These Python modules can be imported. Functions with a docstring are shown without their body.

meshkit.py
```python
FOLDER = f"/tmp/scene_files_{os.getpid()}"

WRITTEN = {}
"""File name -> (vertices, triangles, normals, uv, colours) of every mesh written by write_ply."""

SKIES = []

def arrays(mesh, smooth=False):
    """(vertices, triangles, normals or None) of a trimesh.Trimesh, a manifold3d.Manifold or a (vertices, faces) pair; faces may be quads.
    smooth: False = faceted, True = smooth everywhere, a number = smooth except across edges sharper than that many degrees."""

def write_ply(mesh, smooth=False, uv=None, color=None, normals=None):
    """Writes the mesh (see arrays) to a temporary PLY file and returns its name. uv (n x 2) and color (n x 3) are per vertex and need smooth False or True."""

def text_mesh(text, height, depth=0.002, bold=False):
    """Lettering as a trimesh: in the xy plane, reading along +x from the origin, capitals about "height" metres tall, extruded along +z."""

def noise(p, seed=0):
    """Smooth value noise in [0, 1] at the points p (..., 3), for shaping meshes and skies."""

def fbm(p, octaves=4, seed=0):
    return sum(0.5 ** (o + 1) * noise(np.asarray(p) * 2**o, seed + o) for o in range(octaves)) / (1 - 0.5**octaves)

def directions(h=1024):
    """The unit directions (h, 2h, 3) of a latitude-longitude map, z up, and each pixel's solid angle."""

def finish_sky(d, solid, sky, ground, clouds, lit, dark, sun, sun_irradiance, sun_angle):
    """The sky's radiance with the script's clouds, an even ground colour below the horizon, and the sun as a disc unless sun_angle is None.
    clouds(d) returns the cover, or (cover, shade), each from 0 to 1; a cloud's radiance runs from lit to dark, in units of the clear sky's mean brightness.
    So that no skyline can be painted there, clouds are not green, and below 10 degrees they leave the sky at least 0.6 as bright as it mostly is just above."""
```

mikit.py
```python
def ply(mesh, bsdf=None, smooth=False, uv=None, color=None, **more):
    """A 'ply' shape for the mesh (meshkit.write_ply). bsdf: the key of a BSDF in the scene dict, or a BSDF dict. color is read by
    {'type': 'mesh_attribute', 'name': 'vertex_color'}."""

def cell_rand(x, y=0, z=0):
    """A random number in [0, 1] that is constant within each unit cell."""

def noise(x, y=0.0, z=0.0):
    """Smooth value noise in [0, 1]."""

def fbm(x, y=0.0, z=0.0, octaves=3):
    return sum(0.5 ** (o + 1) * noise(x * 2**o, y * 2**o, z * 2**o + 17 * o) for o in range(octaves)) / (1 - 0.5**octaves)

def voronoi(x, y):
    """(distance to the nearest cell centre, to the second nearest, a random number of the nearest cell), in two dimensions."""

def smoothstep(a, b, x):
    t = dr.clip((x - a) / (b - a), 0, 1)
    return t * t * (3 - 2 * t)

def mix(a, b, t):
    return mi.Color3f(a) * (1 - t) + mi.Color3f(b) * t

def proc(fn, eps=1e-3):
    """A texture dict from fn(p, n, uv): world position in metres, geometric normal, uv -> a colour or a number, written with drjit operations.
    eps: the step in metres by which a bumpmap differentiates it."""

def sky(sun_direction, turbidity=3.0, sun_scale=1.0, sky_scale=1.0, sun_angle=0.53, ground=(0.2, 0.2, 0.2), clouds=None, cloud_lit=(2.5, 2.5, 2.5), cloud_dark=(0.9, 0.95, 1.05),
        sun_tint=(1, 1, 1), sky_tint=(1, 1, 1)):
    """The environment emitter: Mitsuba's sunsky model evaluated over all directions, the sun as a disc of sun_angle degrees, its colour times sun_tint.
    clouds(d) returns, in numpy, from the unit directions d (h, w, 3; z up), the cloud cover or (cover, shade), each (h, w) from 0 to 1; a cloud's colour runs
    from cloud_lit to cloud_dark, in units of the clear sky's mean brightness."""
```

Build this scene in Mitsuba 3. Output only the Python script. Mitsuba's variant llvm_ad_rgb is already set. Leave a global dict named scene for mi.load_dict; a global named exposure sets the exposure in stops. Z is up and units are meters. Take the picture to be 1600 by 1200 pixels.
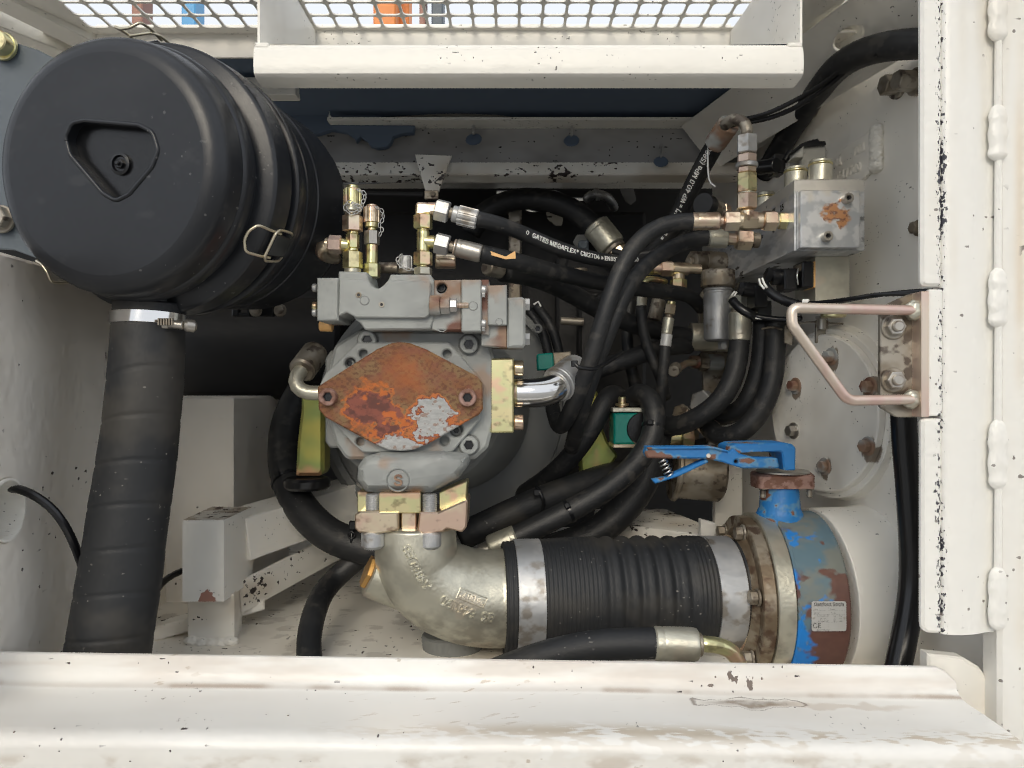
import math, numpy as np, trimesh, mitsuba as mi, drjit as dr, mikit, meshkit
import mapbox_earcut
from scipy.interpolate import CubicSpline
from mikit import noise, fbm, smoothstep, mix, cell_rand

# ------------------------------------------------------------------ camera, sky, exposure
EYE = 1.3                       # eye height above the yard
F = 1200.0                      # focal length in photo pixels (1600 wide)
T = mi.ScalarTransform4f
scene, labels = {}, {}
scene['camera'] = {'type': 'perspective', 'fov': 2 * math.degrees(math.atan(800 / F)), 'fov_axis': 'x', 'near_clip': 0.02, 'far_clip': 500.0,
                   'to_world': T().look_at(origin=[0, 0, EYE], target=[0, 1, EYE], up=[0, 0, 1])}
scene['sky'] = mikit.sky([-0.12, -0.90, 0.46], turbidity=3, sun_scale=0.3, sun_angle=28, clouds=lambda d: 1.0, cloud_lit=(2.36, 2.48, 2.66), sun_tint=(.83, .96, 1.22), ground=(0.2, 0.2, 0.2))
exposure = 2.3

# ------------------------------------------------------------------ helpers: registering
SPLIT = ('white_stripe', 'weld', 'port_flange', 'cable', 'clamp_thread', 'plug_connector', 'rivet')
def obj(name, mesh, mat, parent=None, smooth=32):
    key = name if parent is None else parent + '__' + name
    k, i = key, 0
    while k in scene or k in labels:
        i += 1
        k = '%s_%03d' % (key, i)
    if isinstance(mesh, (list, tuple)):
        if name in SPLIT:
            return [obj(name, m_, mat, parent, smooth) for m_ in mesh]
        mesh = trimesh.util.concatenate(mesh)
    scene[k] = mikit.ply(mesh, mat, smooth)
    if RECESS:
        rec, RECESS[:] = list(RECESS), []
        if k.count('__') < 2: obj('hex_recess_shade', rec, 'gloss_black', k)
    return k

def thing(name, label, cat, group=None):
    k, i = name, 0
    while k in labels or k in scene:
        i += 1
        k = '%s_%03d' % (name, i)
    labels[k] = {'label': label, 'category': cat}
    if group: labels[k]['group'] = group
    return k

def solo(name, mesh, mat, label, cat, group=None, smooth=32):
    k = obj(name, mesh, mat, None, smooth)
    labels[k] = {'label': label, 'category': cat}
    if group: labels[k]['group'] = group
    return k

def struct(name, mesh, mat, smooth=32):
    k = obj(name, mesh, mat, None, smooth)
    labels[k] = {'kind': 'structure', 'label': name.replace('_', ' ')}
    return k

# ------------------------------------------------------------------ helpers: measuring
def P(px, py, d):               # the point at distance d that the survey of the photo gives
    return np.array([(px - 800) / F * d, d, EYE + (600 - py) / F * d])

def unit(v):
    v = np.asarray(v, float)
    return v / np.linalg.norm(v)

class Frame:
    def __init__(s, o, u, v, w): s.o, s.u, s.v, s.w = (np.asarray(a, float) for a in (o, u, v, w))
    def __call__(s, a, b, c=0.0):
        a, b, c = (np.asarray(x, float)[..., None] for x in (a, b, c))
        return s.o + a * s.u + b * s.v + c * s.w

def front(d): return Frame([0, d, EYE], [1, 0, 0], [0, 0, 1], [0, -1, 0])
def px2(pts, d):
    p = np.asarray(pts, float)
    return np.stack([(p[:, 0] - 800) / F * d, (600 - p[:, 1]) / F * d], 1)
def yawed(o, deg):              # a plane through o, facing left and forwards
    a = math.radians(deg)
    return Frame(o, [math.sin(a), -math.cos(a), 0], [0, 0, 1], [-math.cos(a), -math.sin(a), 0])
def hit(fr, px, py, off=0.0):   # where the plane of a frame is at that place of the photo, as (u, v)
    r = np.array([(px - 800) / F, 1, (600 - py) / F])
    o = np.array([0, 0, EYE])
    q = o + r * (((fr.o + fr.w * off) - o) @ fr.w / (r @ fr.w))
    return (q - fr.o) @ fr.u, (q - fr.o) @ fr.v

# ------------------------------------------------------------------ helpers: shapes
def fillet(pts, r, n=4):
    pts = np.asarray(pts, float)
    out, m = [], len(pts)
    rr = np.broadcast_to(r, (m,))
    for i in range(m):
        a, b, c = pts[i - 1], pts[i], pts[(i + 1) % m]
        la, lc = np.linalg.norm(a - b), np.linalg.norm(c - b)
        if rr[i] <= 0: out.append(b); continue
        da, dc = (a - b) / la, (c - b) / lc
        ang = math.acos(np.clip(da @ dc, -1, 1))
        t = min(rr[i] / math.tan(ang / 2 + 1e-9), la * 0.48, lc * 0.48)
        for s in np.linspace(0, 1, n + 1):
            p0, p2 = b + da * t, b + dc * t
            out.append((1 - s) ** 2 * p0 + 2 * s * (1 - s) * b + s * s * p2)
    return np.array(out)

def area2(p): return 0.5 * np.sum(p[:, 0] * np.roll(p[:, 1], -1) - np.roll(p[:, 0], -1) * p[:, 1])

def inset(p, b):                # p counter-clockwise; inwards by b
    e = np.roll(p, -1, 0) - p
    e /= np.linalg.norm(e, axis=1, keepdims=True) + 1e-12
    n = np.stack([-e[:, 1], e[:, 0]], 1)
    n0 = np.roll(n, 1, 0)
    return p + b * (n + n0) / np.maximum(1 + np.sum(n * n0, 1), 0.35)[:, None]

def prism(pts, t, fr, bev=0.0008, holes=()):
    loops = [np.asarray(pts, float)] + [np.asarray(h, float) for h in holes]
    loops = [l if (area2(l) > 0) == (i == 0) else l[::-1] for i, l in enumerate(loops)]
    ins = [inset(l, bev) for l in loops] if bev else loops
    V, Q, n0 = [], [], 0
    starts = []
    for l, k in zip(loops, ins):
        m = len(l)
        rings = [(k, 0.0), (l, -bev), (l, -t)] if bev else [(l, 0.0), (l, -t)]
        for q, w in rings: V.append(fr(q[:, 0], q[:, 1], np.full(m, w)))
        i = np.arange(m); j = (i + 1) % m
        for r in range(len(rings) - 1):
            a, b = n0 + r * m, n0 + (r + 1) * m
            Q += [np.stack([a + i, b + i, b + j], 1), np.stack([a + i, b + j, a + j], 1)]
        starts.append((n0, n0 + (len(rings) - 1) * m, m))
        n0 += len(rings) * m
    flat = np.vstack(ins)
    tri = np.asarray(mapbox_earcut.triangulate_float64(flat, np.cumsum([len(k) for k in ins]).astype(np.uint32)), int).reshape(-1, 3)
    fm = np.concatenate([s[0] + np.arange(s[2]) for s in starts])
    bm = np.concatenate([s[1] + np.arange(s[2]) for s in starts])
    f2 = flat[tri]
    sg = np.cross(f2[:, 1] - f2[:, 0], f2[:, 2] - f2[:, 0])
    tri[sg < 0] = tri[sg < 0][:, ::-1]
    Q += [fm[tri], bm[tri][:, ::-1]]
    return trimesh.Trimesh(np.vstack(V), np.vstack(Q), process=False)

def plate(pts, d, t, r=0, bev=0.0008, holes=()):    # a slab that faces the opening; outline and rounding in photo pixels at its distance
    p = np.asarray(pts, float)
    if np.any(np.asarray(r) > 0): p = fillet(p, r)
    return prism(px2(p, d), t, front(d), bev, [px2(h, d) for h in holes])

def rect(x0, y0, x1, y1): return [(x0, y1), (x1, y1), (x1, y0), (x0, y0)]
def bar(x0, y0, x1, y1, d, t, r=0, bev=0.0008, holes=()): return plate(rect(x0, y0, x1, y1), d, t, r, bev, holes)
def circ(cx, cy, r, n=28, a0=0.0):
    a = np.arange(n) * 2 * np.pi / n + a0
    return np.stack([cx + r * np.cos(a), cy + r * np.sin(a)], 1)

def basis(axis):
    axis = unit(axis)
    a = np.cross(axis, [0, 0, 1] if abs(axis[2]) < 0.9 else [0, 1, 0]); a /= np.linalg.norm(a)
    return a, np.cross(axis, a), axis

def lathe(prof, o, axis, n=32, a0=0.0, sq=None):
    a, b, c = basis(axis)
    prof = np.asarray(prof, float)
    th = np.arange(n) * 2 * np.pi / n + a0
    ring = np.cos(th)[:, None] * a + np.sin(th)[:, None] * b
    V = np.asarray(o) + prof[:, None, :1] * c + prof[:, None, 1:] * ring[None]
    m = len(prof)
    i, j = np.meshgrid(np.arange(m - 1), np.arange(n), indexing='ij')
    i, j = i.ravel(), j.ravel(); k = (j + 1) % n
    f = np.vstack([np.stack([i * n + j, i * n + k, (i + 1) * n + k], 1), np.stack([i * n + j, (i + 1) * n + k, (i + 1) * n + j], 1)])
    me = trimesh.Trimesh(V.reshape(-1, 3), f, process=True)
    me.update_faces(me.nondegenerate_faces()); return me

def cyl(p0, p1, r, bev=0.0006, n=28, r1=None):
    p0, p1 = np.asarray(p0, float), np.asarray(p1, float)
    L = np.linalg.norm(p1 - p0); r1 = r if r1 is None else r1
    b = min(bev, L * .3, r * .5)
    return lathe([(0, 0), (0, r - b), (b, r), (L - b, r1), (L, r1 - b), (L, 0)], p0, p1 - p0, n)

def ring(p0, p1, r0, r1, bev=0.0005, n=32):
    L = np.linalg.norm(np.asarray(p1) - p0); b = bev
    return lathe([(0, r0), (0, r1 - b), (b, r1), (L - b, r1), (L, r1 - b), (L, r0), (0, r0)], p0, np.asarray(p1) - p0, n)

def hexa(p0, p1, r, a0=0.0):
    p0, p1 = np.asarray(p0, float), np.asarray(p1, float)
    L = np.linalg.norm(p1 - p0); c = min(.13 * r, L * .2)
    ax = unit(p1 - p0)
    m = lathe([(0, 0), (0, r - c), (c * .6, r), (L - c * .6, r), (L, r - c), (L, 0)], p0, ax, 6, a0)
    return m

def spline(pts, step=0.006):
    p = np.asarray(pts, float)
    t = np.concatenate([[0], np.cumsum(np.linalg.norm(np.diff(p, axis=0), axis=1) ** 0.6)])
    cs = CubicSpline(t, p, bc_type='natural') if len(p) > 2 else (lambda s: p[0] + (np.asarray(s) / t[-1])[:, None] * (p[1] - p[0]))
    q = cs(np.linspace(0, t[-1], 400))
    s = np.concatenate([[0], np.cumsum(np.linalg.norm(np.diff(q, axis=0), axis=1))])
    n = max(3, int(s[-1] / step) + 1)
    u = np.linspace(0, s[-1], n)
    return np.stack([np.interp(u, s, q[:, k]) for k in range(3)], 1), u

def frames(q):
    t = np.gradient(q, axis=0); t /= np.linalg.norm(t, axis=1, keepdims=True) + 1e-12
    a = basis(t[0])[0]; A = []
    for k in range(len(q)):
        a = a - t[k] * (a @ t[k]); a /= np.linalg.norm(a); A.append(a)
    A = np.array(A)
    return t, A, np.cross(t, A)

def sweep(q, r, n=18):
    t, A, B = frames(q)
    th = np.arange(n) * 2 * np.pi / n
    r = np.broadcast_to(r, (len(q),))
    V = q[:, None] + r[:, None, None] * (np.cos(th)[None, :, None] * A[:, None] + np.sin(th)[None, :, None] * B[:, None])
    m = len(q)
    i, j = np.meshgrid(np.arange(m - 1), np.arange(n), indexing='ij'); i, j = i.ravel(), j.ravel(); k = (j + 1) % n
    f = [np.stack([i * n + j, i * n + k, (i + 1) * n + k], 1), np.stack([i * n + j, (i + 1) * n + k, (i + 1) * n + j], 1)]
    V = V.reshape(-1, 3)
    V = np.vstack([V, q[:1], q[-1:]])
    j = np.arange(n); k = (j + 1) % n
    f += [np.stack([k, j, np.full(n, m * n)], 1), np.stack([(m - 1) * n + j, (m - 1) * n + k, np.full(n, m * n + 1)], 1)]
    return trimesh.Trimesh(V, np.vstack(f), process=False)

def tube(pts, r, n=18, step=0.006):
    q, u = spline(pts, step)
    if callable(r): r = r(u / u[-1])
    elif not np.isscalar(r): r = np.interp(u / u[-1], np.linspace(0, 1, len(r)), r)
    return sweep(q, r, n)

def loop(pts, r, n=8, step=0.002):   # wire, straight runs with slightly rounded corners
    p = np.asarray(pts, float); out = [p[0]]
    for a, b, c in zip(p[:-2], p[1:-1], p[2:]):
        for s in (0, .25, .5, .75, 1):
            p0, p2 = b + (a - b) * .3, b + (c - b) * .3
            out.append((1 - s) ** 2 * p0 + 2 * s * (1 - s) * b + s * s * p2)
    out.append(p[-1])
    return sweep(np.array(out), r, n)

RECESS = []
def socket(p, axis, r, h, sides=20):   # a cap screw with its hexagon socket; p on the seat, axis outwards
    a, b, c = basis(axis)
    fr = Frame(np.asarray(p) + unit(axis) * h, a, b, c)
    RECESS.append(prism(circ(0, 0, r * .58, 8), h * .3, Frame(np.asarray(p) + unit(axis) * h * .45, a, b, c), 0))  # black floor paints the dark inside the socket
    return [prism(circ(0, 0, r, sides), h, fr, r * .1, [circ(0, 0, r * .55, 6)])]

def bolt(p, axis, r, h, washer=1.35):
    axis = unit(axis); p = np.asarray(p, float)
    m = [hexa(p + axis * h * .18, p + axis * h, r)]
    if washer: m.append(cyl(p, p + axis * h * .22, r * washer, .0004))
    return m

def lump(c, rx, ry, rz, seed=0, amp=.18, freq=3.0):
    m = trimesh.creation.icosphere(3)
    v = np.array(m.vertices)
    v *= (1 + amp * (meshkit.fbm(v * freq + seed * 7.3 + 20, 3) - .5) * 2)[:, None]
    return trimesh.Trimesh(v * [rx, ry, rz] + np.asarray(c), m.faces, process=False)

def lettering(text, h, fr, depth=.0006, bold=False, centre=True):
    m = meshkit.text_mesh(text, h, depth, bold)
    v = np.array(m.vertices)
    if centre: v[:, 0] -= v[:, 0].max() / 2; v[:, 1] -= h / 2
    return trimesh.Trimesh(fr(v[:, 0], v[:, 1], v[:, 2]), m.faces, process=False)

def hose_print(text, pts, r, h, s0, side=(0, -1, .35), flip=False, depth=.0003, bold=True):
    q, u = spline(pts, .002)
    t = np.gradient(q, axis=0); t /= np.linalg.norm(t, axis=1, keepdims=True)
    nn = np.asarray(side, float) - t * (t @ np.asarray(side, float))[:, None]; nn /= np.linalg.norm(nn, axis=1, keepdims=True)
    m = meshkit.text_mesh(text, h, depth, bold); v = np.array(m.vertices)
    s = s0 + (-v[:, 0] if flip else v[:, 0]); y = (v[:, 1] - h / 2) * (-1 if flip else 1)
    at = lambda a: np.stack([np.interp(s, u, a[:, k]) for k in range(3)], 1)
    Q, N, Tt = at(q), at(nn), at(t)
    N /= np.linalg.norm(N, axis=1, keepdims=True); B = np.cross(N, Tt)
    th = (y / r)[:, None]
    return trimesh.Trimesh(Q + (np.cos(th) * N + np.sin(th) * B) * (r + .0001 + v[:, 2:3]), m.faces, process=False)

# ------------------------------------------------------------------ materials
def mat(name, color, rough=.5, metal=0.0, bump=None, bscale=1.0, eps=1e-3, spec=.5, coat=0.0):
    b = {'type': 'principled', 'base_color': mikit.proc(color) if callable(color) else {'type': 'rgb', 'value': list(color)},
         'roughness': mikit.proc(rough) if callable(rough) else rough, 'metallic': metal, 'specular': spec}
    if coat: b['clearcoat'] = coat; b['clearcoat_gloss'] = .8
    if bump: b = {'type': 'bumpmap', 'tex': mikit.proc(bump, eps), 'scale': bscale, 'bsdf': b}
    scene[name] = {'type': 'twosided', 'bsdf': b}

CREAM = (.77, .75, .69)
def specks(p, f=420.0, lo=.85, where=.56):
    return smoothstep(lo, lo + .05, noise(p.x * f, p.y * f, p.z * f)) * smoothstep(where, where + .15, noise(p.x * 37 + 5, p.y * 37, p.z * 37))
def c_inner(p, n, uv):
    d = fbm(p.x * 7 + 4, p.y * 7, p.z * 5, 4)
    c = mix((.77, .745, .685), (.56, .52, .46), smoothstep(.42, .78, d) * .55)
    return mix(c, (.05, .045, .04), specks(p) * .85)
def c_white(p, n, uv):
    d = fbm(p.x * 8, p.y * 8, p.z * 8, 4)
    c = mix(CREAM, (.50, .455, .39), smoothstep(.48, .8, d) * .5)
    return mix(c, (.05, .045, .04), specks(p) * .85)
def c_chip(p, n, uv):
    d = fbm(p.x * 14, p.y * 14, p.z * 14, 3)
    c = mix(CREAM, (.42, .34, .24), smoothstep(.42, .75, d) * .65)
    k = fbm(p.x * 220, p.y * 220, p.z * 220, 3) * .66 + fbm(p.x * 26 + 3, p.y * 26, p.z * 26, 2) * .55
    return mix(c, (.035, .028, .024), smoothstep(.755, .78, k))
def c_wall(p, n, uv):
    d = fbm(p.x * 6, p.y * 6, p.z * 2.5, 4)
    c = mix((.77, .735, .67), (.48, .42, .35), smoothstep(.42, .8, d) * .6)
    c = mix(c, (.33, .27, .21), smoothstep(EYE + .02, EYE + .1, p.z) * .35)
    return mix(c, (.05, .045, .04), specks(p, 190, .86, .55))
def b_lumpy(p, n, uv): return fbm(p.x * 150, p.y * 150, p.z * 110, 3) + .35 * noise(p.x * 60, p.y * 60, p.z * 28)
def b_peel(p, n, uv): return fbm(p.x * 210, p.y * 210, p.z * 210, 2) + 1.2 * noise(p.x * 30, p.y * 30, p.z * 30)
def b_cast(p, n, uv): return fbm(p.x * 420, p.y * 420, p.z * 420, 3)
DB = []
def c_disc(p, n, uv):
    c = mix(CREAM, (.48, .44, .38), smoothstep(.42, .75, fbm(p.x * 16, p.y * 16, p.z * 9, 4)) * .5)
    k = mi.Float(0)
    for (b, s, down) in DB:
        q = dr.sqrt(dr.square((p.y - b[1]) / s) + dr.square((p.z - b[2] + down * .004) / (s * 1.25)))
        k = dr.maximum(k, smoothstep(1.0, .3, q))
    st = fbm(p.y * 130 + 3, p.z * 55, 2, 4) * .75 + k * .42
    c = mix(c, (.16, .12, .085), smoothstep(.60, .70, st) * smoothstep(.05, .4, k) * .9)
    return mix(c, (.05, .045, .04), specks(p) * .85)
def c_sill(p, n, uv):
    c = mix((.72, .71, .675), (.54, .51, .46), smoothstep(.5, .82, fbm(p.x * 5, p.y * 14, p.z * 14, 4)) * .5)
    edge = dr.exp(-dr.square((p.y - .522) / .010))
    sc = fbm(p.x * 46, p.y * 120 + p.x * 30, p.z * 90, 4) * .75 + .3 * noise(p.x * 9 + 3, 0, 0)
    c = mix(c, (.40, .31, .19), smoothstep(.50, .62, sc + .25 * (noise(p.x * 170, p.y * 600, 0) - .5)) * edge * smoothstep(-.18, .06, p.x) * .6)
    up = smoothstep(.588, .596, p.y)
    c = mix(c, (.42, .33, .26), up * smoothstep(.40, .72, fbm(p.x * 11, p.z * 60, 4.0, 4)) * .35)
    wob = (fbm(p.x * 60, p.y * 60, 0, 3) - .5) * .02
    e = dr.sqrt(dr.square((p.x - .178) / .042) + dr.square((p.y - .5755 + wob) / .010))
    e2 = dr.sqrt(dr.square((p.x - .235) / .075) + dr.square((p.y - .574 + wob) / .007))
    c = mix(c, (.36, .27, .18), smoothstep(1.05, .5, e2) * .35)
    c = mix(c, (.13, .085, .05), smoothstep(1.05, .35, e) * (.35 + .6 * fbm(p.x * 170, p.y * 170, 0, 3)))
    rim = smoothstep(.95, 1.0, e) * smoothstep(1.07, 1.02, e)
    c = mix(c, (.12, .09, .07), rim * .7)
    ch = smoothstep(.77, .80, fbm(p.x * 190, p.y * 190, p.z * 120, 4) + .22 * up * smoothstep(.13, .165, p.x) * smoothstep(.22, .19, p.x) * (.4 + .9 * noise(p.x * 60, 1, p.z * 90)) - .06)
    c = mix(c, (.09, .06, .045), ch * .9)
    fold = dr.exp(-dr.square((p.y - .5895) / .0022))
    c = mix(c, (.30, .23, .17), fold * (.25 + .5 * smoothstep(.4, .7, fbm(p.x * 24, 1, 1, 4))))
    scr = smoothstep(.70, .76, fbm(p.x * 30 + p.y * 90, p.y * 260 - p.x * 120, p.z * 200, 3)) * smoothstep(.5, .65, fbm(p.x * 11 + 2, p.y * 11, p.z * 11, 3))
    c = mix(c, (.40, .33, .25), scr * .7)
    low = smoothstep(EYE - .243, EYE - .250, p.z) * smoothstep(.5, .72, fbm(p.x * 30, p.z * 55, 8, 5))
    c = mix(c, (.42, .36, .29), low * .6)
    return mix(c, (.06, .05, .05), specks(p, 300, .88, .52))
def c_jamb(p, n, uv):
    c = mix((.73, .72, .68), (.62, .57, .48), smoothstep(.5, .8, fbm(p.x * 40, 0, p.z * 5, 3)) * .5)
    band = dr.exp(-dr.square((p.x - .3262 + .005 * (noise(p.z * 14, 0, 0) - .5) + .002 * (noise(p.z * 75, 3, 0) - .5)) / .0036))
    k = fbm(p.x * 900, 3, p.z * 330, 4) * .95 + band * .265 + .15 * (noise(p.z * 13, 7, 0) + noise(p.z * 45, 7, 0) - 1) * band
    c = mix(c, (.035, .035, .045), smoothstep(.76, .81, k) * smoothstep(.12, .35, band))
    c = mix(c, (.55, .40, .22), dr.exp(-dr.square((p.x - .3905) / .004)) * .4 * smoothstep(.35, .7, fbm(p.x * 10, 0, p.z * 9, 3)))
    return mix(c, (.09, .07, .06), specks(p, 210, .86, .5) * .8)
def c_cast(p, n, uv):
    k = fbm(p.x * 24, p.y * 24, p.z * 24, 4)
    c = mix((.30, .315, .305), (.22, .23, .225), smoothstep(.35, .7, k))
    r = smoothstep(.60, .74, fbm(p.x * 34 + 8, p.y * 34, p.z * 20, 4))
    return mix(c, (.28, .16, .09), r * .6)
def c_castrust(p, n, uv):
    k = fbm(p.x * 26 + 2, p.y * 26, p.z * 26, 4)
    c = mix((.31, .32, .31), (.24, .15, .10), smoothstep(.42, .56, k))
    return mix(c, (.14, .06, .04), smoothstep(.56, .72, fbm(p.x * 40, p.y * 40, p.z * 40, 3)))
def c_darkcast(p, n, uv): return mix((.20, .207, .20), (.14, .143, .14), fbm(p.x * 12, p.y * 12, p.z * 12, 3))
RC = P(625, 620, .70)
def c_rust(p, n, uv):
    x, z = (p.x - RC[0]) / .0758, (p.z - RC[2]) / .05     # -1..1 over the plate
    w1, w2 = fbm(p.x * 95, 1, p.z * 95, 5) - .5, fbm(p.x * 95, 9, p.z * 95, 5) - .5
    isl = (fbm(p.x * 330, 6, p.z * 330, 3) - .5) * .55
    X, Z = x + w1 * .5, z + w2 * .62
    fine = fbm(p.x * 420, 2, p.z * 420, 4)
    c = mix((.19, .077, .03), (.20, .122, .055), smoothstep(.3, .65, fbm(p.x * 70, 4, p.z * 70, 4)))
    c = mix(c, (.105, .036, .018), smoothstep(.42, .70, fine) * .75)
    c = mix(c, (.20, .07, .045), smoothstep(.5, .7, fbm(p.x * 130 + 9, 4, p.z * 130, 4)) * .5)
    c = mix(c, (.34, .095, .024), dr.exp(-(dr.square((X - .05) / .25) + dr.square((Z - .42) / .35))) * .65)
    mar = dr.sqrt(dr.square((X + .39) / .30) + dr.square((Z + .22) / .42))
    mar = dr.minimum(mar, dr.sqrt(dr.square((X + .12) / .22) + dr.square((Z + .55) / .24)))
    mar = mar + isl * .6
    c = mix(c, (.46, .125, .022), smoothstep(1.28, 1.02, mar) * (.45 + .55 * smoothstep(.35, .6, fine)))
    c = mix(c, mix((.20, .06, .045), (.085, .03, .028), smoothstep(.35, .65, fbm(p.x * 190, 5, p.z * 190, 4))), smoothstep(1.06, .86, mar) * .92)
    c = mix(c, (.50, .13, .022), smoothstep(.60, .72, fbm(p.x * 110 + 5, 5, p.z * 110, 4)) * smoothstep(1.2, .9, mar) * .8)
    g = dr.sqrt(dr.square((X - .33 + Z * .10) / .21) + dr.square((Z + .36) / .33))
    g = dr.minimum(g, dr.sqrt(dr.square((X - .50) / .27) + dr.square((Z + .58) / .25)))
    g = dr.minimum(g, dr.sqrt(dr.square((X + .05) / .40) + dr.square((Z + .97) / .21)))
    g = g + isl
    c = mix(c, (.20, .065, .04), smoothstep(1.25, 1.08, g))
    c = mix(c, (.55, .15, .03), smoothstep(1.5, 1.25, g) * smoothstep(1.08, 1.2, g) * .6)
    return mix(c, mix(mix((.27, .275, .27), (.42, .425, .42), fbm(p.x * 260, 0, p.z * 400, 3)), (.22, .12, .08), smoothstep(.56, .68, fbm(p.x * 240 + 7, 2, p.z * 240, 4)) * .7), smoothstep(1.05, .97, g))
def b_rust(p, n, uv): return fbm(p.x * 330, p.y * 330, p.z * 330, 4)
def c_zinc(p, n, uv):
    k = fbm(p.x * 55, p.y * 55, p.z * 55, 3)
    c = mix((.80, .70, .40), (.72, .69, .38), smoothstep(.35, .55, k))
    c = mix(c, (.80, .56, .38), smoothstep(.57, .7, k))
    return mix(c, (.12, .09, .05), smoothstep(.55, .75, fbm(p.x * 130 + 4, p.y * 130, p.z * 130, 3)) * .5)
def c_zincpale(p, n, uv):
    k = fbm(p.x * 42, p.y * 42, p.z * 42, 4)
    c = mix((.62, .60, .50), (.53, .515, .43), smoothstep(.35, .6, k))
    c = mix(c, (.64, .54, .43), smoothstep(.58, .72, k) * .4)
    low = smoothstep(EYE - .195, EYE - .245, p.z)
    return mix(c, (.10, .08, .06), smoothstep(.45, .80, fbm(p.x * 60 + 4, p.y * 60, p.z * 60, 5) + low * .10) * (.2 + .35 * low))
def c_copper(p, n, uv):
    k = fbm(p.x * 48, p.y * 48, p.z * 48, 4)
    c = mix((.72, .53, .42), (.76, .65, .48), smoothstep(.35, .6, k))
    return mix(c, (.25, .13, .08), smoothstep(.55, .75, fbm(p.x * 120 + 2, p.y * 120, p.z * 120, 3)) * .6)
def c_pink(p, n, uv):
    k = fbm(p.x * 70, p.y * 70, p.z * 12, 3)
    return mix((.66, .47, .41), (.70, .60, .50), smoothstep(.3, .7, k))
def c_galv(p, n, uv):
    k = fbm(p.x * 36, p.y * 36, p.z * 36, 4)
    c = mix((.58, .58, .575), (.44, .45, .46), smoothstep(.35, .65, k))
    return mix(c, (.24, .20, .15), smoothstep(.56, .74, fbm(p.x * 70 + 4, p.y * 70, p.z * 70 - 5, 4) + smoothstep(EYE - .20, EYE - .25, p.z) * .1) * .7)
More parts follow.
